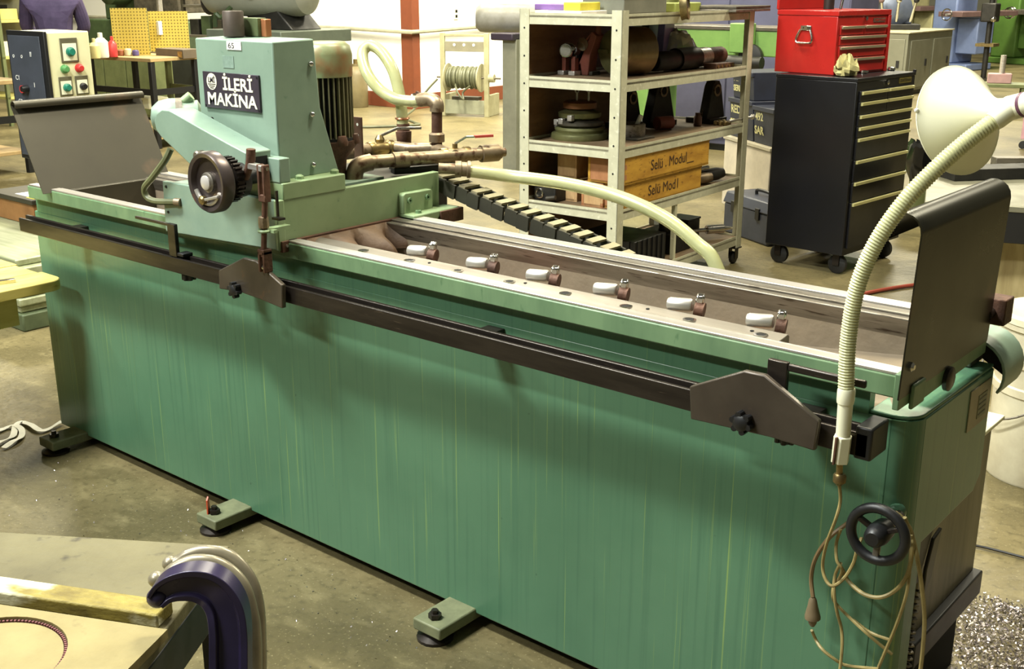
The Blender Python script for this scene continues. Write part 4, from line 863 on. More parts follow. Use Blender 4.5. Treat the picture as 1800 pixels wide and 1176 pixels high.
# green lathe far behind the cart
lp_ = dep(1330,88,9.3); lp_.z = 0
lt_ = thing('green_lathe', 'green lathe bed seen between the cart and the red chest', 'lathe', lp_, R_(2))
LG = M('apple_green_paint', (120,156,84), (104,140,72), .45, scale=4)
MB().box(-1.6,.9,-.15,.25,1.02,1.22).build('bed', LG, lt_, .01); MB().box(-1.6,.9,-.16,.26,1.22,1.25).build('ways', STEEL_OLD, lt_, .004)
MB().box(-1.6,-.9,-.2,.3,0,1.02).build('pedestal', LG, lt_, .01); MB().box(.3,.9,-.2,.3,0,1.02).build('pedestal', LG, lt_, .01)
MB().box(-1.5,-.85,-.18,.28,1.25,1.62).build('headstock', LG, lt_, .02); MB().lathe([(.07,0),(.1,.02),(.1,.06),(.03,.08)], (.05,-.16,1.02), (0,-1,0), 20).build('handwheel', CASTD, lt_)
MB().box(-.12,.06,-.26,-.15,1.05,1.28).build('apron', LG, lt_, .008); MB().lathe([(.05,0),(.05,.4)], (-.2,-.3,.98), (1,0,0), 14).build('leadscrew_motor', CASTD, lt_)
bgp = dep(1290,150,11); bgp.z = 0
t = thing('blue_grey_machine', 'blue-grey machine cabinet standing behind the green lathe', 'machine', bgp, R_(3))
BG = M('blue_grey_paint', (92,92,120), (78,78,104), .5, scale=3)
MB().box(-.7,1.1,0,.7,0.06,1.66).build('cabinet', BG, t, .01); MB().box(-.68,1.08,.02,.68,0,.06).build('plinth', BLACK, t)
for k in range(3): d = MB().box(-.66+k*.59,-.09+k*.59,-.012,0,.12,1.6).build('door', BG, t, .004); MB().box(-.13+k*.59,-.11+k*.59,-.03,-.012,.8,.95).build('handle', CHROME, d)

# ---- rubbish bin with black bag behind the cabinet
p = onz(1640,395,0); t = thing('rubbish_bin', 'bin lined with a shiny black bag behind the lamp', 'bin', (p.x-.05,p.y+.15,0))
MB().lathe([(.17,0),(.21,.5),(.215,.5),(.2,.49)], (0,0,0), (0,0,1), 26).build('bin_body', M('olive_bin', (96,104,66), None, .5), t)
rnd = random.Random(5); pr = []
b = MB().lathe([(.2,.30),(.222,.36),(.235,.44),(.225,.52),(.20,.545),(.17,.50),(.0,.44)], (0,0,0), (0,0,1), 40)
b.v = [(v[0]*(1+rnd.uniform(-.07,.07)), v[1]*(1+rnd.uniform(-.07,.07)), v[2]+rnd.uniform(-.02,.02)) for v in b.v]
b.build('bag', M('glossy_black_bag', (18,18,18), None, .12), t, 0, None, 25)
# ---- low steel workbench right of the cabinet
wb = onz(1700,318,.58); t = thing('low_workbench', 'low steel workbench with a grey sheet top behind the near end guard', 'workbench', (wb.x+.12,wb.y+.1,0), R_(20))
MB().box(-.35,.75,-.75,.55,.55,.58).build('top', M('dull_sheet', (140,138,120), (118,116,98), .4, .4), t, .004)
for x,y in ((-.32,-.72),(.71,-.72),(-.32,.51),(.71,.51)): MB().box(x-.02,x+.02,y-.02,y+.02,0,.55).build('leg', BLACK, t, .002)
MB().box(-.33,.73,-.745,-.72,.40,.55).build('front_rail', BLACK, t, .003); MB().box(.70,.745,-.74,.54,.40,.55).build('side_rail', BLACK, t, .003); MB().box(-.34,-.30,-.74,.54,.40,.55).build('side_rail', BLACK, t, .003)
pb_ = onz(1690,306,.58)
bt_ = onz(1745,317,.58); o = tag(MB().box(-.3,.5,-.06,.1,0,.06).build('steel_bar', CASTD, None, .003), 'dark steel bar lying on the low workbench', 'steel bar'); o.location = (bt_.x,bt_.y+.1,.581); o.rotation_euler = (0,0,R_(50))
o = tag(MB().box(-.12,.12,-.1,.1,0,.012).build('white_paper', WHITE), 'white sheet of paper on the low workbench', 'paper'); q = onz(1795,308,.58); o.location = (q.x,q.y+.05,.581)
o = tag(MB().box(-.2,.2,-.04,.04,0,.05).build('steel_bar', STEEL_OLD, None, .003), 'shorter grey steel bar lying behind the dark one', 'steel bar'); q = onz(1770,302,.58); o.location = (q.x+.02,q.y+.3,.581); o.rotation_euler = (0,0,R_(40))
cc_ = onz(1790,440,0); t = thing('cream_cabinet', 'cream cabinet with a brown streak behind the near end guard', 'cabinet', (2.12,4.25,0), R_(12))
MB().box(-.28,.4,-.35,.0,.03,.38).build('carcass', M('stained_cream', (190,172,124), (160,140,94), .5, scale=4, stretch=(4,4,.6)), t, .004); MB().box(-.27,.39,-.34,-.01,0,.03).build('plinth', BLACK, t); MB().box(-.29,.41,-.36,.01,.37,.385).build('lid', BLACK, t, .002)
# ---- white drum
dr_ = Vector((2.865,1.965,0)); t = thing('white_drum', 'white ribbed plastic drum standing behind the near end of the machine', 'drum', dr_)
MB().lathe([(.0,0),(.17,0),(.175,.01),(.175,.30),(.182,.305),(.182,.33),(.176,.335),(.178,.40),(.186,.405),(.186,.43),(.18,.435),(.18,.52),(.19,.525),(.19,.55)], (0,0,0), (0,0,1), 40).build('drum_body', M('dirty_white_plastic', (214,206,178), (186,174,146), .45, scale=5), t)
MB().lathe([(.194,.545),(.194,.565),(.18,.572),(.17,.565),(0,.565)], (0,0,0), (0,0,1), 40).build('drum_lid', M('white_lid', (224,218,190), None, .4), t)
MB().tube(spline([(-.19,-.04,.46),(-.21,-.1,.30),(-.15,-.17,.22),(-.02,-.19,.26),(.1,-.17,.40)],6), .004, 6).build('bail_wire', STEEL_OLD, t)
# ---- red hose on the floor
tag(MB().tube(spline([onz(1500,520,.012), onz(1560,508,.012), onz(1620,500,.012), onz(1700,498,.012), onz(1800,497,.012), onz(1850,500,.012)],8), .011, 8).build('red_hose', M('red_rubber', (150,66,50), None, .5)), 'thin red hose lying across the floor behind the machine', 'hose')
tag(MB().tube(spline([onz(1690,955,.008), onz(1730,962,.008), onz(1770,972,.008), onz(1830,988,.008)],4), .004, 6).build('floor_cord', BLACK), 'thin dark cord on the floor right of the coolant tank', 'cord')
# ================================================================== near left: table with board and clamps
TA = R_(33)
tp = Vector((2.315,-.965,0))
tb_ = thing('work_table_cart', 'low black-framed table with a dusty tan top in the near left corner', 'table', tp, TA)
DUST = M('dusty_tan_board', (104,98,68), (86,80,54), .7, scale=4, spots=(60,54,36), spot_t=.66, spot_scale=26, bump=.5)
MB().box(-1.3,.036,-.635,.034,.676,.70).build('top', DUST, tb_, .003)
MB().box(-1.3,0.03,-.63,-.6,.60,.675).build('frame_rail', BLACK, tb_, .003); MB().box(0,.035,-.63,.03,.60,.675).build('frame_rail', BLACK, tb_, .003); MB().box(-1.3,0,0,.03,.60,.675).build('frame_rail', BLACK, tb_, .003)
for x,y in ((.015,-.6),(.015,.0),(-1.27,-.6),(-1.27,.0)): MB().box(x-.02,x+.02,y-.02,y+.02,.05,.60).build('leg', BLACK, tb_, .002); 
for x,y in ((.015,-.6),(.015,.0),(-1.27,-.6),(-1.27,.0)): MB().lathe([(.035,0),(.035,.01),(.015,.03),(.015,.05)], (x,y,0), (0,0,1), 14).build('foot', STEEL_OLD, tb_)
a0, a1 = onz(-60,1040,.70), onz(292,1092,.70)
t1 = (a1-a0).normalized(); nrm = Vector((0,0,1)).cross(t1)
tm = tag(MB().box(-.75,0,-.022,.022,0,.022).build('timber_strip', M('yellow_painted_timber', (146,132,58), (104,90,36), .65, scale=16, stretch=(1,2,2), spots=(200,196,168), spot_t=.57, spot_scale=9, bump=.3), None, .003), 'paint-splashed yellow timber strip lying on the near table', 'timber')
tm.location = (a1.x,a1.y,.7005); tm.rotation_euler = (0,0,math.atan2(t1.y,t1.x))
bw = onz(296,1122,.70)
bdp = thing('cut_board', 'tan fibreboard sheet with a round cut-out disc on the near table', 'board', (bw.x,bw.y,.7005), math.atan2(t1.y,t1.x))
CARD = M('fibreboard', (140,128,84), (122,110,70), .7, scale=7, spots=(100,88,56), spot_t=.7, spot_scale=18, bump=.2)
cxd, cyd, rd = -.205, -.128, .108
pts = [(cxd+rd*math.cos(R_(a)), cyd+rd*math.sin(R_(a))) for a in range(0,360,8)]
sq = []
for a in range(0,360,8):
    c, s_ = math.cos(R_(a)), math.sin(R_(a)); kx = (0-cxd)/c if c > 1e-6 else ((-.55-cxd)/c if c < -1e-6 else 9); ky = (0-cyd)/s_ if s_ > 1e-6 else ((-.30-cyd)/s_ if s_ < -1e-6 else 9)
    k = min(abs(kx),abs(ky)); sq.append((cxd+c*k, cyd+s_*k))
n = len(pts); vs = [(x,y,0) for x,y in pts]+[(x,y,0) for x,y in sq]+[(x,y,.014) for x,y in pts]+[(x,y,.014) for x,y in sq]; fs = []
for i in range(n):
    j = (i+1)%n; fs += [(i,i+n,j+n,j),(i+2*n,j+2*n,j+3*n,i+3*n),(i,j,j+2*n,i+2*n),(i+n,i+3*n,j+3*n,j+n)]
MB().add(vs,fs).build('sheet', CARD, bdp)
MB().lathe([(rd-.006,0),(rd-.006,.008),(0,.008)], (cxd,cyd,0), (0,0,1), 60).build('disc', CARD, bdp)
rim = MB()
for k in range(120):
    a = 2*math.pi*k/120; rim.obox((cxd+(rd-.003)*math.cos(a), cyd+(rd-.003)*math.sin(a), .005), (.004,.003,.010), (0,0,a))
o = rim.build('corrugated_edge', M('corrugated_brown', (120,70,70), None, .7), bdp); o['kind'] = 'stuff'
# C clamp frames hooked over the table edge
def cclamp(pix, tdep, r, m, label, flange):
    pts = spline([dep(a,b,tdep) for a,b in pix], 8); n = len(pts)
    base = Vector((pts[0].x, pts[0].y, 0))
    t = thing('clamp_frame', label, 'clamp', base, 0, 'clamp frames on the near table')
    if flange: prof = [(-1,-.75),(-.62,-.75),(-.5,-.42),(.5,-.42),(.62,-.75),(1,-.75),(1.06,-.4),(1.06,.4),(1,.75),(.62,.75),(.5,.42),(-.5,.42),(-.62,.75),(-1,.75)]
    else: prof = [(math.cos(R_(a)), .85*math.sin(R_(a))) for a in range(0,360,20)]
    hv = fw.copy(); hv.z = 0; hv.normalize(); vs = []; fs = []; m_ = len(prof)
    for i,p_ in enumerate(pts):
        d = (pts[min(i+1,n-1)]-pts[max(i-1,0)]).normalized(); q = hv.cross(d).normalized()
        k = i/(n-1); w_ = r*(.5+.5*min(1,k*2.2)); th = r*.8
        for a,b in prof: vs.append(p_ - base + q*(a*w_) + hv*(b*th))
    for i in range(n-1):
        for j in range(m_): j2 = (j+1)%m_; fs.append((i*m_+j,i*m_+j2,(i+1)*m_+j2,(i+1)*m_+j))
    fs += [tuple(range(m_)), tuple(range((n-1)*m_,n*m_))]
    MB().add(vs,fs).build('frame', m, t, .002 if flange else 0)
    MB().sph(pts[0]-base, r*(.6 if flange else .8), 14, (1,1,.9)).build('tip', m, t)
    lo = pts[-1]-base; MB().cyl(lo+Vector((0,0,.03)), lo+Vector((0,0,-.06)), r*.9, r*.9).build('screw_boss', m, t)
    return t
VIO = M('violet_enamel', (50,43,74), (34,29,48), .3, .15, scale=5); GRY = M('worn_grey_enamel', (150,142,120), (112,104,88), .32, .35, scale=7)
cclamp([(278,1050),(292,1034),(315,1024),(348,1022),(378,1034),(398,1062),(405,1100),(406,1150),(406,1215)], 1.60, .027, VIO, 'dark violet clamp frame, nearest of the three at the near table', True)
cclamp([(277,1018),(294,1012),(312,1001),(345,992),(385,1000),(418,1030),(434,1078),(440,1130),(440,1215)], 1.68, .0175, GRY, 'grey clamp frame in the middle, next to the violet one', False)
cclamp([(300,990),(316,986),(335,977),(365,974),(402,984),(432,1018),(446,1062),(450,1130),(450,1215)], 1.75, .0165, GRY, 'grey clamp frame furthest from the camera at the near table', False)

# ================================================================== left: yellow bench, bar stack
YB = M('yellow_planks', (196,182,108), (176,158,80), .55, scale=5, stretch=(5,1,5), spots=(150,118,40), spot_t=.7, spot_scale=10)
yb = thing('plank_bench', 'yellow painted plank bench with a rounded corner left of the machine', 'bench', (.27,-.06,0))
def rc(x0,x1,y0,y1,r):
    return [(x0,y0),(x1,y0),(x1,y1-r)]+[(x1-r+r*math.cos(R_(a)), y1-r+r*math.sin(R_(a))) for a in (0,22,45,67,90)]+[(x0,y1)]
MB().prism(rc(-.153,0,-1.0,0,.05), 'z', .615, .65).build('plank', YB, yb, .003)
for k in range(1,5): MB().box(-.155-.16*k,-.16*k-.001,-1.0,-.01*(k%2),.615,.649-.001*(k%2)).build('plank', YB, yb, .003)
MB().box(-.70,-.09,-.9,-.13,.50,.614).build('apron', YB, yb, .003)
for x,y in ((-.66,-.2),(-.66,-.85),(-.13,-.85)): MB().box(x-.04,x+.04,y-.04,y+.04,0,.5).build('leg', YB, yb, .003)
o = tag(MB().box(-.03,.03,-.01,.01,0,.012).build('steel_tag', CHROME, None, .001), 'small steel tag lying on the yellow bench', 'tag'); q = onz(10,498,.65); o.location = (q.x,q.y,.6505); o.rotation_euler = (0,0,1.3)
BARG = M('pale_green_bar', (168,172,140), (140,146,112), .42, .3, scale=6, stretch=(.5,6,6)); BARD = M('dark_green_bar', (92,104,74), (70,80,56), .5, .2)
sb = onz(88,574,0)
grp = 'flat bars stacked beside the machine'
for k,(z0,z1,dx,dy,m,lab) in enumerate(((0,.085,0,0,BARD,'dark green flat bar at the floor of the bar stack'),(.0855,.12,-.03,.01,BARG,'pale flat bar second from the floor in the bar stack'),(.1205,.16,-.01,.0,BARG,'pale flat bar third from the floor in the bar stack'),(.1605,.26,-.02,.02,BARD,'dark green flat bar in the middle of the bar stack'),(.2605,.31,.0,.0,BARG,'pale flat bar second from the top of the bar stack'),(.3105,.345,-.04,.02,BARG,'pale flat bar at the top of the bar stack'))):
    o = tag(MB().box(-1.5,0,-.13,.35,0,z1-z0).build('flat_bar', m, None, .008), lab, 'metal bar', grp); o.location = (sb.x+dx, sb.y+dy, z0)
bxp = onz(62,398,.3455); t = thing('brown_box', 'brown wooden instrument box with white paper on its lid on the bar stack', 'box', (bxp.x-.12,bxp.y+.22,.346), R_(0))
MB().box(-.35,.12,-.22,.05,0,.115).build('box_body', M('brown_box_wood', (150,104,60), (122,82,46), .5, scale=6), t, .004); MB().box(-.36,.13,-.23,.06,.115,.14).build('box_lid', GUNMETAL, t, .004)
MB().box(-.14,.0,-.18,-.06,.14,.1415).build('paper', WHITE, t); MB().box(.02,.10,-.20,-.12,.14,.1418).build('yellow_note', M('yellow_note', (232,214,90), None, .6), t)
MB().cyl((.12,-.1,.06),(.22,-.1,.065),.016).build('brass_stub', BRASS, t); MB().box(.12,.128,-.16,-.04,.02,.1).build('hasp', STEEL_OLD, t)
# white strap on the floor
sp1 = [onz(a,b,.006) for a,b in ((110,744),(92,752),(70,758),(52,748),(38,742),(28,752),(22,768),(4,778),(-30,790))]
def strap(pts, w):
    g = spline(pts,5); rows = []
    for i,p_ in enumerate(g):
        d = (g[min(i+1,len(g)-1)]-g[max(i-1,0)]).normalized(); n_ = d.cross(Vector((0,0,1))).normalized()*w; rows.append([p_-n_+Vector((0,0,.004*math.sin(i*.6)+.004)), p_+n_+Vector((0,0,.004*math.cos(i*.5)+.004))])
    return MB().sheet(rows, .0015, (0,0,1))
st = thing('white_strap', 'loose white strap lying on the floor by the far machine foot', 'strap', (onz(60,760,0)))
for g in (sp1, [onz(a,b,.006) for a,b in ((-20,765),(0,757),(20,750),(38,757),(36,770),(22,780),(6,788))]):
    o = strap(g, .011).build('strap_band', WHITE, st); o.location = -st.location
o = tag(MB().prism([(-.012,0),(.012,0),(.018,.05),(.004,.045)], 'x', -.002, .002).build('orange_tag', M('orange_tape', (206,84,50), None, .5)), 'small orange tape tag sticking up on the second machine foot', 'tag'); o.location = (1.06,-.11,.0565); o.rotation_euler = (.3,0,.6)

# ================================================================== control console behind the far guard
kp = dep(80,57,5.6); ztop = kp.z
kc = thing('control_console', 'cream control console with dark front panel and green knobs behind the far guard', 'control panel', (kp.x,kp.y,0), R_(2))
CW1, CD1 = .335, .235
MB().box(-CW1,0,0,CD1,.72,ztop).build('cabinet', M('console_cream', (220,218,180), (208,206,166), .45, scale=3), kc, .006)
MB().box(-CW1-.005,.008,-.018,0,.715,ztop+.004).build('front_frame', BLACK, kc, .003)
fp = MB().box(-CW1+.012,-.03,-.023,-.018,.735,ztop-.02).build('front_panel', M('slate_panel', (62,66,76), (54,58,66), .4), kc, .002)
kb = MB().lathe([(.018,0),(.018,.02),(.014,.035),(.0,.036)], (-CW1*.56,-.023,ztop-.28), (0,-1,0), 16).build('knob', BLACK, kc)
MB().lathe([(.019,.0),(.019,.012)], (-CW1*.68,-.024,ztop-.285), (0,-1,0), 14).build('red_button', M('signal_red', (200,50,50), None, .4), kc)
for x,z,s_ in ((-.85,.13,'o'),(-.62,.13,'o'),(-.36,.12,'II'),(-.84,.24,'C1'),(-.34,.27,'I'),(-.84,.36,'C2'),(-.34,.39,'+')):
    lettering('panel_mark', s_, .034, WHITE, fp, frame((x*CW1-.01,-.0236,ztop-z),(1,0,0),(0,0,1)), .0004, 0)
def rotary(y, z, w, h, kr, m):
    pl = MB().box(0,.006,y-w/2,y+w/2,z-h/2,z+h/2).build('switch_plate', M('switch_plate_dark', (96,92,70), None, .5) if 'switch_plate_dark' not in bpy.data.materials else bpy.data.materials['switch_plate_dark'], kc, .002)
    MB().box(.006,.008,y-w*.4,y+w*.4,z-h*.42,z+h*.28).build('plate_face', CREAM, pl); MB().lathe([(kr,0),(kr,.012),(kr*.7,.016),(kr*.7,.026)], (.008,y,z-h*.06), (1,0,0), 16).build('knob', m, pl)
TEALK = M('teal_knob', (30,120,100), None, .35)
rotary(.115, ztop-.09, .095, .12, .023, TEALK); rotary(.075, ztop-.265, .072, .095, .020, TEALK); rotary(.165, ztop-.265, .072, .095, .018, BLACK)
for y,m in ((.078,M('signal_green', (90,150,90), None, .3)),(.158,bpy.data.materials['signal_red'])): MB().lathe([(.022,0),(.022,.008),(.017,.01),(.017,.024),(.012,.028)], (0,y,ztop-.18), (1,0,0), 16).build('push_button', m, kc)
MB().box(-.2,-.12,.08,.16,.02,.72).build('pedestal', BLACK, kc, .004); MB().box(-.33,0,.0,.24,0,.02).build('pedestal_foot', BLACK, kc, .004)

# ================================================================== person in violet seen behind the console
pc = dep(92,20,9.8); px0 = Vector((pc.x,pc.y,0))
me = bpy.data.meshes.new('person')
J = [((0,0,.95),.155),((0,0,1.12),.15),((0,.0,1.30),.175),((0,0,1.43),.16),((0,.02,1.53),.065),((0,.05,1.60),.085),((0,.07,1.72),.095),
     ((-.20,0,1.44),.075),((-.24,.10,1.22),.06),((-.17,.30,1.12),.045),((-.14,.40,1.10),.035),((.20,0,1.44),.075),((.24,.10,1.22),.06),((.17,.30,1.12),.045),((.14,.40,1.10),.035),
     ((-.10,0,.86),.10),((-.11,.02,.48),.07),((-.11,0,.08),.05),((-.11,.14,.04),.04),((.10,0,.86),.10),((.11,.02,.48),.07),((.11,0,.08),.05),((.11,.14,.04),.04)]
E_ = [(0,1),(1,2),(2,3),(3,4),(4,5),(5,6),(3,7),(7,8),(8,9),(9,10),(3,11),(11,12),(12,13),(13,14),(0,15),(15,16),(16,17),(17,18),(0,19),(19,20),(20,21),(21,22)]
me.from_pydata([j[0] for j in J], E_, [])
po = bpy.data.objects.new('person', me); col.objects.link(po); po.location = px0; po.rotation_euler = (0,0,R_(54))
tag(po, 'person in a violet jacket seen from behind, standing past the console', 'person')
po.modifiers.new('skin', 'SKIN'); sv = me.skin_vertices[0].data
for i,j in enumerate(J): sv[i].radius = (j[1],j[1]*(.72 if i < 4 else 1)); sv[i].use_root = (i == 0)
ss = po.modifiers.new('sub', 'SUBSURF'); ss.levels = 2; ss.render_levels = 2
me.materials.append(M('violet_cloth', (76,64,100), (54,46,76), .8, scale=5))
hr = MB().sph((0,.055,1.755),.105,16,(.95,1.05,.85)).build('hair', M('brown_hair', (58,44,34), None, .7), po)

# ================================================================== far left benches
OLV = M('olive_steel_paint', (110,118,78), (92,100,64), .5)
TAN = M('tan_board', (176,150,104), (150,126,84), .6)
def bench(name, label, p, rz, w, d, h, mtop, mleg, lower=None, casters=False):
    t = thing(name, label, 'workbench', p, rz); zb = .07 if casters else 0
    MB().box(0,w,0,d,h-.035,h).build('top', mtop, t, .004)
    for x,y in ((.03,.03),(w-.03,.03),(.03,d-.03),(w-.03,d-.03)):
        MB().box(x-.025,x+.025,y-.025,y+.025,zb,h-.035).build('leg', mleg, t, .003)
        if casters: MB().lathe([(.03,-.012),(.035,-.008),(.035,.008),(.03,.012)], (x,y,.036), (0,1,0), 14).build('caster_wheel', RUBBER, t)
    MB().box(.03,w-.03,.02,.04,h-.36,h-.30).build('rail', mleg, t); MB().box(w-.04,w-.02,.03,d-.03,h-.36,h-.30).build('rail', mleg, t)
    if lower: MB().box(.01,w-.01,.01,d-.01,lower-.03,lower).build('lower_shelf', TAN, t, .003)
    return t
B1 = dep(150,92,11.6); B1.z = 0; XL = R_(6)
bench('steel_bench', 'black steel bench carrying the larger yellow pegboard', B1, XL, 1.0, .6, .88, TAN, BLACK, .12)
B2 = onz(268,240,0)
bench('trolley_bench', 'olive rolling bench with a tan lower shelf left of the tower', B2+Vector((.12,.14,0)), R_(3), .75, .75, .86, OLV, OLV, .36, True)
B3 = dep(-20,180,9.6); B3.z = 0
bench('steel_bench', 'black steel bench at the left border behind the far guard', B3+Vector((-.75,-.35,0)), R_(4), .85, .6, .80, TAN, BLACK, .2)
PEG = M('yellow_pegboard', (206,184,84), (190,168,70), .55, scale=3)
def holes(m):
    nt = m.node_tree; N = nt.nodes; L = nt.links; p = N['Principled BSDF']; base = p.inputs['Base Color'].links[0].from_socket
    tc = N.new('ShaderNodeTexCoord'); sc2 = N.new('ShaderNodeVectorMath'); sc2.operation = 'MULTIPLY'; sc2.inputs[1].default_value = (32,0,32); L.new(tc.outputs['Object'], sc2.inputs[0])
    fr_ = N.new('ShaderNodeVectorMath'); fr_.operation = 'FRACTION'; L.new(sc2.outputs[0], fr_.inputs[0])
    ds = N.new('ShaderNodeVectorMath'); ds.operation = 'DISTANCE'; ds.inputs[1].default_value = (.5,0,.5); L.new(fr_.outputs[0], ds.inputs[0])
    lt = N.new('ShaderNodeMath'); lt.operation = 'LESS_THAN'; lt.inputs[1].default_value = .24; L.new(ds.outputs[1], lt.inputs[0])
    mx = N.new('ShaderNodeMix'); mx.data_type = 'RGBA'; mx.inputs[7].default_value = S(120,100,36); L.new(lt.outputs[0], mx.inputs[0]); L.new(base, mx.inputs[6]); L.new(mx.outputs[2], p.inputs['Base Color'])
holes(PEG)
def peg(p, rz, w, h, label):
    t = thing('pegboard', label, 'pegboard', p, rz, 'yellow pegboards'); MB().box(0,w,0,.012,0,h).build('panel', PEG, t); MB().box(0,w,.012,.03,0,.03).build('batten', OLV, t); MB().box(w-.03,w,.012,.03,0,h).build('batten', OLV, t)
q = dep(200,86,11.6); peg(Vector((q.x,q.y,.881)), R_(44), .36, .46, 'larger yellow pegboard leaning left of the thin steel column')
q = dep(256,68,11.9); peg(Vector((q.x,q.y+.05,.881)), R_(48), .40, .42, 'yellow pegboard right of the larger one, behind the thin column')
q = dep(286,72,12.0); t = thing('bench_drill', 'slim steel column stand with a white block on the rolling bench', 'stand', (q.x,q.y,.861))
MB().box(-.16,.16,-.14,.14,0,.03).build('base', STEEL_OLD, t, .003); MB().cyl((0,0,.03),(0,0,.75),.03).build('column', STEEL, t); MB().box(-.04,.04,-.06,.0,.20,.34).build('white_block', WHITE, t, .004); MB().box(-.06,.06,-.12,.08,.60,.74).build('head', CAST, t, .01)
q = dep(300,92,11.5); t = thing('surface_plate', 'dark surface plate lying on the rolling bench', 'plate', (q.x+.02,q.y+.05,.861), R_(3))
MB().box(-.20,.24,-.1,.1,.0,.09).build('slab', M('brown_granite', (104,92,76), None, .5), t, .004); MB().box(.16,.23,-.105,-.1,.01,.07).build('label_plate', BRASS, t)
for k,(px_,py_,hh,rr_,cc,lab) in enumerate(((198,86,.20,.045,(206,60,60),'red bottle standing before the larger pegboard'),(178,86,.24,.07,(236,232,214),'white jug behind the console'),(166,86,.19,.05,(226,214,150),'pale yellow bottle left of the white jug'))):
    q = dep(px_,py_,11.3-.1*k); o = tag(MB().lathe([(rr_*.95,0),(rr_,.01),(rr_,hh*.62),(rr_*.5,hh*.78),(rr_*.34,hh*.8),(rr_*.34,hh*.98),(0,hh)], (0,0,0), (0,0,1), 16).build('bottle', M('bottle_%d'%k, cc, None, .35)), lab, 'bottle', 'bottles on the far bench'); o.location = (q.x,q.y,.881)
q = dep(265,172,11.7); t = thing('printer_box', 'small white machine box on the lower shelf of the rolling bench', 'box', (q.x,q.y,.361), R_(-8))
MB().box(-.13,.2,-.12,.1,0,.11).build('case', CREAM, t, .008); MB().box(-.10,.06,-.123,-.118,.03,.08).build('display', GUNMETAL, t)
q = dep(322,170,12.9); t = thing('grey_cabinet', 'dark grey cabinet standing behind the rolling bench', 'cabinet', (q.x,q.y,0), R_(4)); MB().box(-.15,.35,0,.4,.03,.82).build('carcass', GUNMETAL, t, .004); MB().box(-.13,.33,-.012,0,.06,.80).build('door', M('dark_slate', (62,68,66), None, .5), t, .003); MB().box(.28,.30,-.03,-.012,.4,.55).build('handle', CHROME, t); MB().box(-.13,.33,.02,.38,0,.03).build('plinth', BLACK, t)
q = dep(200,150,14.0); t = thing('olive_cabinet', 'olive drab cabinet behind the black bench', 'cabinet', (q.x,q.y,0), R_(4)); MB().box(-.6,.75,0,.5,.03,.86).build('carcass', OLV, t, .004); [MB().box(-.58+k*.44,-.16+k*.44,-.012,0,.06,.83).build('door', OLV, t, .003) for k in range(3)]; MB().box(-.58,.73,.02,.48,0,.03).build('plinth', BLACK, t)
# dark green machine and grey machine at the top border
q = dep(210,60,15.5); t = thing('dark_green_machine', 'dark green machine rising behind the pegboards', 'machine', (q.x,q.y,0), R_(5)); DG = M('dark_green_enamel', (66,82,52), (48,62,38), .5, scale=5)
MB().box(-.8,1.3,0,.7,0,1.1).build('base', DG, t, .02); MB().box(-.4,.4,.1,.6,1.1,1.9).build('column', DG, t, .02); MB().box(.3,1.2,.05,.6,1.2,1.6).build('table', CAST, t, .01); MB().lathe([(.18,0),(.2,.05),(.2,.3),(.1,.35)], (.1,.1,1.5), (0,-1,0), 20).build('spindle_head', DG, t)
GM = M('light_grey_enamel', (150,152,142), (132,134,124), .45, scale=4)
q = dep(455,55,8.6); g0 = Vector((q.x,q.y,0)); t = thing('grey_machine', 'grey machine with a rounded head behind the green tower', 'machine', g0, R_(3))
MB().box(-.25,.35,-.1,.5,0,1.16).build('base', M('grey_green_base', (96,108,98), None, .5), t, .02); MB().box(-.42,.42,-.16,.56,1.16,1.25).build('table', M('grey_green_table', (112,120,106), None, .45, .3), t, .006); MB().prism([(-.3,1.25),(.32,1.25),(.15,1.40),(-.2,1.40)], 'y', .05, .35).build('saddle', CASTD, t, .01)
MB().lathe([(.0,-.62),(.14,-.61),(.2,-.55),(.215,-.45),(.215,.20),(.2,.27),(.13,.31),(0,.32)], (.05,.15,1.56), (.96,.28,0), 32).build('round_head', GM, t)
MB().box(-.05,.03,-.09,-.06,1.48,1.62).build('name_strip', RUST, t)
MB().tube(spline([(-.38,-.1,1.27),(-.34,-.12,1.36),(-.3,-.1,1.34),(-.2,-.08,1.42)],5), .018, 7).build('hose', DG, t); MB().lathe([(.08,0),(.1,.03),(.1,.2),(.06,.23)], (-.5,.15,1.45), (0,-1,0), 18).build('motor', CASTD, t)
q = dep(368,45,13.6); t = thing('steel_rack', 'dark steel rack with grey shelves left of the tower top', 'rack', (q.x,q.y,0), R_(4))
for z in (.5,.95,1.30,1.42): MB().box(-.5,.45,0,.5,z,z+.03).build('shelf', STEEL_OLD, t, .003)
for x in (-.48,.43):
    for y in (.02,.48): MB().box(x-.02,x+.02,y-.02,y+.02,0,1.7).build('post', GUNMETAL, t)
for k in range(4): MB().box(-.42+k*.21,-.26+k*.21,.05,.4,.98,1.16+.04*(k%2)).build('bin', [CASTD,DG,GUNMETAL,CAST][k], t, .005)
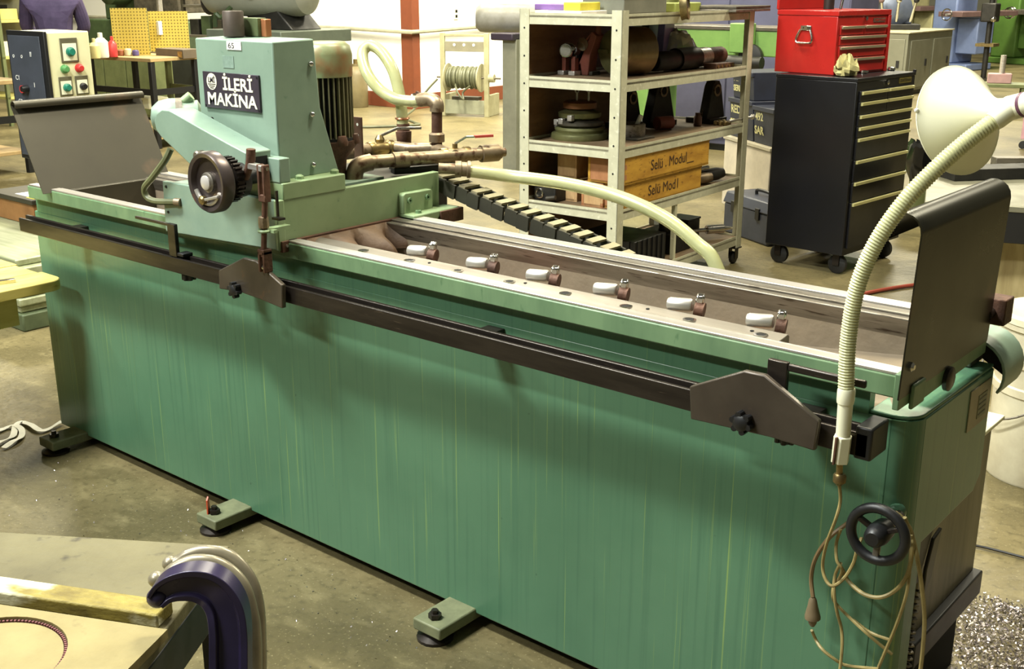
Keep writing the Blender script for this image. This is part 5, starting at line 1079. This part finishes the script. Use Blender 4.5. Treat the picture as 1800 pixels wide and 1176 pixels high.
# ---- cable reel hand cart by the white wall
ra, rb_ = onz(780,203,0), onz(856,206,0); dv = (rb_-ra); wv = dv.length; rz = math.atan2(dv.y,dv.x)
t = thing('cable_reel_cart', 'pale hand cart with a wound cable reel standing by the white wall', 'hand cart', ra, rz)
PALE = M('pale_cream_wood', (172,168,136), (150,146,114), .5, scale=6)
for x in (0,wv): MB().box(x-.03,x+.03,-.02,.02,.0,1.0).build('upright', PALE, t, .004)
for x in (-.02,wv-.02): MB().box(x,x+.04,.02,.4,0,.26).build('side_board', PALE, t, .004)
MB().box(.03,wv-.03,-.015,.015,.96,.99).build('handle_bar', PALE, t, .004)
hbz = MB().box(.03,wv-.03,-.015,.015,.78,.90).build('cross_board', M('grey_board', (140,136,116), None, .5), t, .004)
for k in range(3): MB().cyl((wv*(.28+.22*k),-.016,.86),(wv*(.28+.22*k),-.018,.86),.018,None,12).build('hole', WHITE, hbz)
MB().box(.03,wv-.03,-.02,.0,.03,.20).build('base_board', M('weathered_board', (150,152,130), None, .6), t, .004); MB().box(.12,wv-.1,-.02,.1,.20,.24).build('tool_tray', GUNMETAL, t, .003)
for x in (.06,wv-.08): MB().lathe([(.17,0),(.17,.015)], (x,.0,.47), (1,0,0), 26).build('reel_flange', PALE, t)
cl = MB()
REELC = M('grey_green_cable', (104,106,82), (80,82,62), .5)
for k in range(13): MB().torus((.10+k*(wv-.2)/12,.0,.47),(1,.05*((k%3)-1),0),.11+.012*(k%2),.018,22,7).build('cable_turn', REELC, t)
MB().cyl((-.08,0,.47),(wv+.18,0,.47),.012).build('axle', STEEL_OLD, t); MB().cyl((wv+.03,0,.47),(wv+.10,0,.47),.05).build('brake_hub', PALE, t)
MB().tube(spline([(.2,-.1,.40),(.25,-.15,.30),(.32,-.14,.22),(.3,-.1,.3),(.4,-.12,.38)],5), .012, 6).build('cable_tail', REELC, t)
o = MB().tube(spline([(-.05,-.06,.45),(-.18,-.12,.30),(-.3,-.2,.1),(-.3,-.5,.02),(-.0,-.9,.014),(.1,-1.1,.014),(-.4,-1.5,.014),(-.9,-1.4,.014),(-1.2,-.9,.014),(-1.5,-.5,.014)],8), .014, 6).build('cable_run', REELC, t)
# ---- grey polishing head on a post, beside the cart
hp_ = dep(898,200,9.7); hp_.z = 0; q = dep(885,32,9.7)
t = thing('post_grinder', 'grey rounded grinder head on a steel post behind the shelf cart', 'grinder', hp_, 0)
MB().box(-.05,.10,-.05,.07,0,q.z-.15).build('post', M('grey_post', (132,132,116), None, .5), t, .005)
o = MB().lathe([(.0,-.24),(.08,-.235),(.115,-.20),(.12,-.16),(.12,.42)], q-hp_+Vector((0,0,0)), (rt*1.0+up*-.02).normalized(), 26).build('head', M('mid_grey_enamel', (146,144,138), (124,122,112), .45, scale=8), t)
MB().box(-.14,.1,-.1,.1,q.z-.17,q.z-.11).build('head_base', M('dark_violet_base', (54,44,58), None, .5), t, .01); MB().box(-.2,.2,-.2,.2,0,.02).build('floor_plate', CAST, t)
# dark cylinder (gas bottle) by the wall left of the brown post
q = onz(628,188,0); t = thing('gas_bottle', 'short olive gas bottle against the white wall behind the motor', 'gas bottle', (q.x,q.y,0)); MB().lathe([(.14,0),(.15,.02),(.15,.42),(.11,.50),(.05,.53),(.05,.56)], (0,0,0), (0,0,1), 22).build('bottle_body', M('olive_brown_bottle', (118,106,74), None, .5), t); MB().cyl((0,0,.56),(0,0,.62),.03).build('valve', BRASS, t)

# ================================================================== far right machines
SSC = M('brushed_cabinet', (132,132,116), (120,120,104), .4, .35, scale=3)
cp_ = onz(1598,57,.9); ce = onz(1665,49,.9)
t = thing('steel_cabinet', 'grey steel double-door cabinet behind the tool chests', 'cabinet', (cp_.x,cp_.y,0), 0)
LX = 1.75
MB().box(-1.6,0,0,LX,.06,.88).build('carcass', SSC, t, .01); MB().box(-1.62,.02,-.02,LX+.02,.88,.90).build('worktop', M('cream_top', (170,164,136), None, .45), t, .004); MB().box(-1.58,-.02,.02,LX-.02,0,.06).build('plinth', BLACK, t)
for k in range(2): d = MB().box(0,.015,.1+k*LX/2,LX/2-.06+k*LX/2,.1,.78).build('door', SSC, t, .004); MB().box(.015,.03,LX/2-.2+k*LX/2,LX/2-.16+k*LX/2,.40,.5).build('handle', BLACK, d)
for k in range(2): d = MB().box(-1.5+k*.76,-.80+k*.76,-.012,0,.1,.80).build('door', SSC, t, .004); MB().box(-.9+k*.76,-.86+k*.76,-.03,-.012,.4,.5).build('handle', BLACK, d)
def mill(name, label, p, rz, m, mt, s=1.0):
    t = thing(name, label, 'milling machine', p, rz, 'far milling machines')
    MB().box(-.32*s,.32*s,-.35*s,.35*s,.0,.12).build('base', m, t, .02)
    col_ = MB().box(-.26*s,.26*s,-.05*s,.35*s,.12,1.75).build('column', m, t, .03)
    MB().box(-.2*s,.2*s,-.40*s,-.05*s,.30,.95).build('knee', m, t, .02)
    MB().box(-.70*s,.70*s,-.45*s,-.05*s,.98,1.07).build('table', mt, t, .006); MB().box(-.2*s,.2*s,-.42*s,-.06*s,.95,.98).build('saddle', m, t, .006)
    MB().box(-.18*s,.18*s,-.55*s,.35*s,1.75,2.05).build('ram', m, t, .03); MB().lathe([(.12,-.35),(.14,-.30),(.14,.25),(.1,.3)], (0,-.45*s,1.9), (0,0,1), 20).build('head', m, t); MB().lathe([(.05,0),(.05,.25)], (0,-.45*s,1.32), (0,0,1), 14).build('quill', CHROME, t)
    for sx in (-1,1): MB().torus((sx*.78*s,-.25*s,1.02),(1,0,0),.10,.012,18,6).build('handwheel', CHROME, t); MB().cyl((sx*.70*s,-.25*s,1.02),(sx*.80*s,-.25*s,1.02),.02).build('shaft', STEEL, t)
    sw = MB().box(.26*s,.28*s,.02,.16,.75,1.1).build('switch_box', CREAM, t, .004); MB().cyl((.28*s,.09,.85),(.295*s,.09,.85),.03).build('button', BLACK, sw); MB().cyl((.28*s,.09,.98),(.295*s,.09,.98),.03).build('button', BLACK, sw)
    lv = MB().box(-.18*s,.1*s,-.052*s,-.05*s,.3,.31)
    for k in range(7): MB().box(-.16*s,.06*s,.348*s,.36*s,.40+k*.05,.42+k*.05).build('louvre', m, t)
    return t
BLU = M('machine_blue', (120,136,178), (104,120,162), .45, scale=3); MGR = M('machine_green', (92,128,58), (78,112,48), .45, scale=3); REDT = M('reddish_table', (116,92,90), None, .5)
q = onz(1702,122,0); mill('milling_machine', 'blue milling machine standing behind the steel cabinet', Vector((q.x-.2,q.y,0)), R_(75), BLU, REDT, 1.25)
q = onz(1775,112,0); mill('milling_machine', 'green milling machine furthest to the right', Vector((q.x+.1,q.y+.3,0)), R_(75), MGR, STEEL_OLD, 1.35)
q = onz(1640,60,0.6); mill('milling_machine', 'pale milling machine with a cluttered table behind the steel cabinet', Vector((-6.4,24.5,0)), R_(80), M('machine_cream', (170,166,124), None, .5), REDT, 1.3)
q = onz(1500,100,0); mill('milling_machine', 'olive milling machine seen over the red chest', Vector((-8.6,22,0)), R_(80), M('machine_olive', (128,130,84), None, .5), CAST, 1.3)
# drill stand between them, pink post with caster, small vice at the lamp
q = onz(1728,140,0); t = thing('drill_stand', 'thin dark drill stand with a bright knob between the blue and green machines', 'stand', (q.x,q.y,0)); MB().cyl((0,0,.03),(0,0,1.35),.045).build('pole', CASTD, t); MB().lathe([(.25,0),(.25,.03)], (0,0,0), (0,0,1), 20).build('foot', CAST, t); MB().box(-.12,.12,-.15,.1,.95,1.25).build('head', CASTD, t, .02); MB().sph((.1,-.16,1.0),.05,10).build('knob', CHROME, t); MB().box(-.15,.15,-.15,.15,.55,.6).build('tray', BRASS, t)
q = onz(1797,262,0); t = thing('pink_trolley', 'pink painted trolley leg with a caster at the right border', 'trolley', (q.x,q.y,0), R_(10)); PK = M('pink_paint', (196,150,160), None, .5)
for x,y in ((0,0),(.7,0),(0,.6),(.7,.6)): l_ = MB().box(x-.025,x+.025,y-.025,y+.025,.1,.85).build('leg', PK, t, .003); MB().lathe([(.035,-.012),(.04,-.008),(.04,.008),(.035,.012)], (x,y,.042), (0,1,0), 14).build('caster_wheel', RUBBER, t)
MB().box(-.04,.74,-.04,.64,.85,.88).build('top', PK, t, .004)
q = onz(1752,200,0); t = thing('bench_vice', 'small pinkish vice with an upright steel bar on a low stand beyond the lamp', 'vice', (q.x,q.y,0), R_(20)); MB().box(-.3,.3,-.2,.2,.34,.38).build('stand_top', OLV, t, .004)
for x,y in ((-.26,-.16),(.26,-.16),(-.26,.16),(.26,.16)): MB().box(x-.02,x+.02,y-.02,y+.02,0,.34).build('stand_leg', OLV, t)
MB().box(-.16,.12,-.08,.08,.38,.50).build('vice_body', M('pink_vice', (176,140,140), None, .5), t, .01); MB().cyl((.0,0,.5),(.0,0,.72),.035).build('bar', STEEL, t)
# ---- clutter on the steel cabinet and far-left parts rack
q = onz(1640,47,.9); t = thing('rotary_fixture', 'blue-grey rotary fixture with bright levers on the steel cabinet', 'machine part', (cp_.x-.62,cp_.y+.95,.901), R_(30))
BGF = M('blue_grey_casting', (96,104,124), None, .4, .4)
MB().box(-.35,.35,-.25,.25,0,.08).build('base', CASTD, t, .01); MB().lathe([(.2,0),(.24,.05),(.24,.2),(.12,.26)], (0,.12,.30), (0,-1,0), 20).build('head', BGF, t); MB().box(-.25,.25,-.05,.2,.08,.3).build('body', BGF, t, .02)
for k in range(3): MB().cyl((-.2+.2*k,-.2,.12),(-.25+.25*k,-.3,.42),.022).build('lever', CHROME, t); MB().sph((-.25+.25*k,-.3,.43),.045,10).build('lever_ball', [REDT,CHROME,BLACK][k], t)
q = onz(1592,44,.9); t = thing('dark_vice', 'dark vice beside the rotary fixture on the steel cabinet', 'vice', (cp_.x-1.25,cp_.y+.45,.901), R_(20))
MB().box(-.2,.2,-.12,.12,0,.07).build('base', CASTD, t, .008); MB().box(-.2,-.05,-.1,.1,.07,.2).build('jaw', CASTD, t, .008); MB().box(.06,.2,-.1,.1,.07,.2).build('jaw', STEEL_OLD, t, .008); MB().cyl((.2,0,.12),(.38,0,.12),.02).build('screw', STEEL, t)
q = dep(14,60,13.0); t = thing('parts_rack', 'pale yellow parts rack with small bins at the far left', 'rack', (q.x-.5,q.y-.2,0), R_(5))
YR_ = M('pale_yellow_paint', (208,200,120), None, .5)
for z in (.3,.75,1.15,1.5): MB().box(-.6,.6,0,.4,z,z+.03).build('shelf', YR_, t, .003)
for x in (-.58,.58):
    for y in (.02,.38): MB().box(x-.02,x+.02,y-.02,y+.02,0,1.9).build('post', OLV, t)
for k in range(6):
    for r_,z in enumerate((.78,1.18)): MB().box(-.54+k*.185,-.40+k*.185,.04,.3,z,z+.12+.04*((k+r_)%2)).build('bin', [CASTD,YR_,BGF,DG,TAN,CREAM][(k+2*r_)%6], t, .005)
MB().box(-.6,.6,.385,.40,.3,1.9).build('back_sheet', M('rack_back', (226,222,190), None, .5), t)
for k,(px_,hh,cc,lab) in enumerate(((212,.05,(150,90,60),'small brown part on the far bench under the larger pegboard'),(238,.045,(90,80,130),'small violet tin on the far bench edge'),(225,.06,(220,210,170),'small cream jar on the far bench edge'))):
    q = dep(px_,90,11.5); o = tag(MB().lathe([(.03,0),(.035,.005),(.035,hh),(.025,hh+.01),(0,hh+.012)], (0,0,0), (0,0,1), 12).build('small_tin', M('tin_%d'%k, cc, None, .5)), lab, 'tin', 'small tins on the far bench'); o.location = (q.x,q.y,.881)
# ---- swarf
rnd = random.Random(21); b = MB()
def flake(x,y,z,s):
    a = rnd.uniform(0,6.28); ti = rnd.uniform(-.9,.9); tj = rnd.uniform(-.9,.9)
    u = Vector((math.cos(a),math.sin(a),ti)).normalized()*s; v = Vector((-math.sin(a),math.cos(a),tj)).normalized()*s*rnd.uniform(.3,.8); c = Vector((x,y,z+s*.6))
    b.add([c-u-v, c+u-v*.6, c+u*.7+v, c-u*.8+v*.8], [(0,1,2),(0,2,3)])
pc_ = Vector((3.22,.86))
for i in range(9000):
    a = rnd.uniform(0,6.28); rm = .27+.05*math.sin(a*2+1)+.035*math.sin(a*5); r = rm*rnd.random()**.5*rnd.uniform(.75,1.18); h = .045*max(0,1-r/rm)
    flake(pc_.x+r*math.cos(a)*.85, pc_.y+r*math.sin(a), rnd.random()*h, rnd.uniform(.002,.0048))
for i in range(900): flake(rnd.uniform(3.08,3.9), rnd.uniform(.65,2.6), 0, rnd.uniform(.002,.004))
for i in range(500): flake(rnd.uniform(.2,2.0), rnd.uniform(-1.0,-.05), 0, rnd.uniform(.0015,.003))
o = b.build('metal_chips', M('bright_swarf', (190,184,178), (150,140,150), .3, .9, scale=60), None, 0, None, 5); o['kind'] = 'stuff'; tag(o, 'glittering metal chips heaped on the floor beside the coolant tank', 'metal chips')
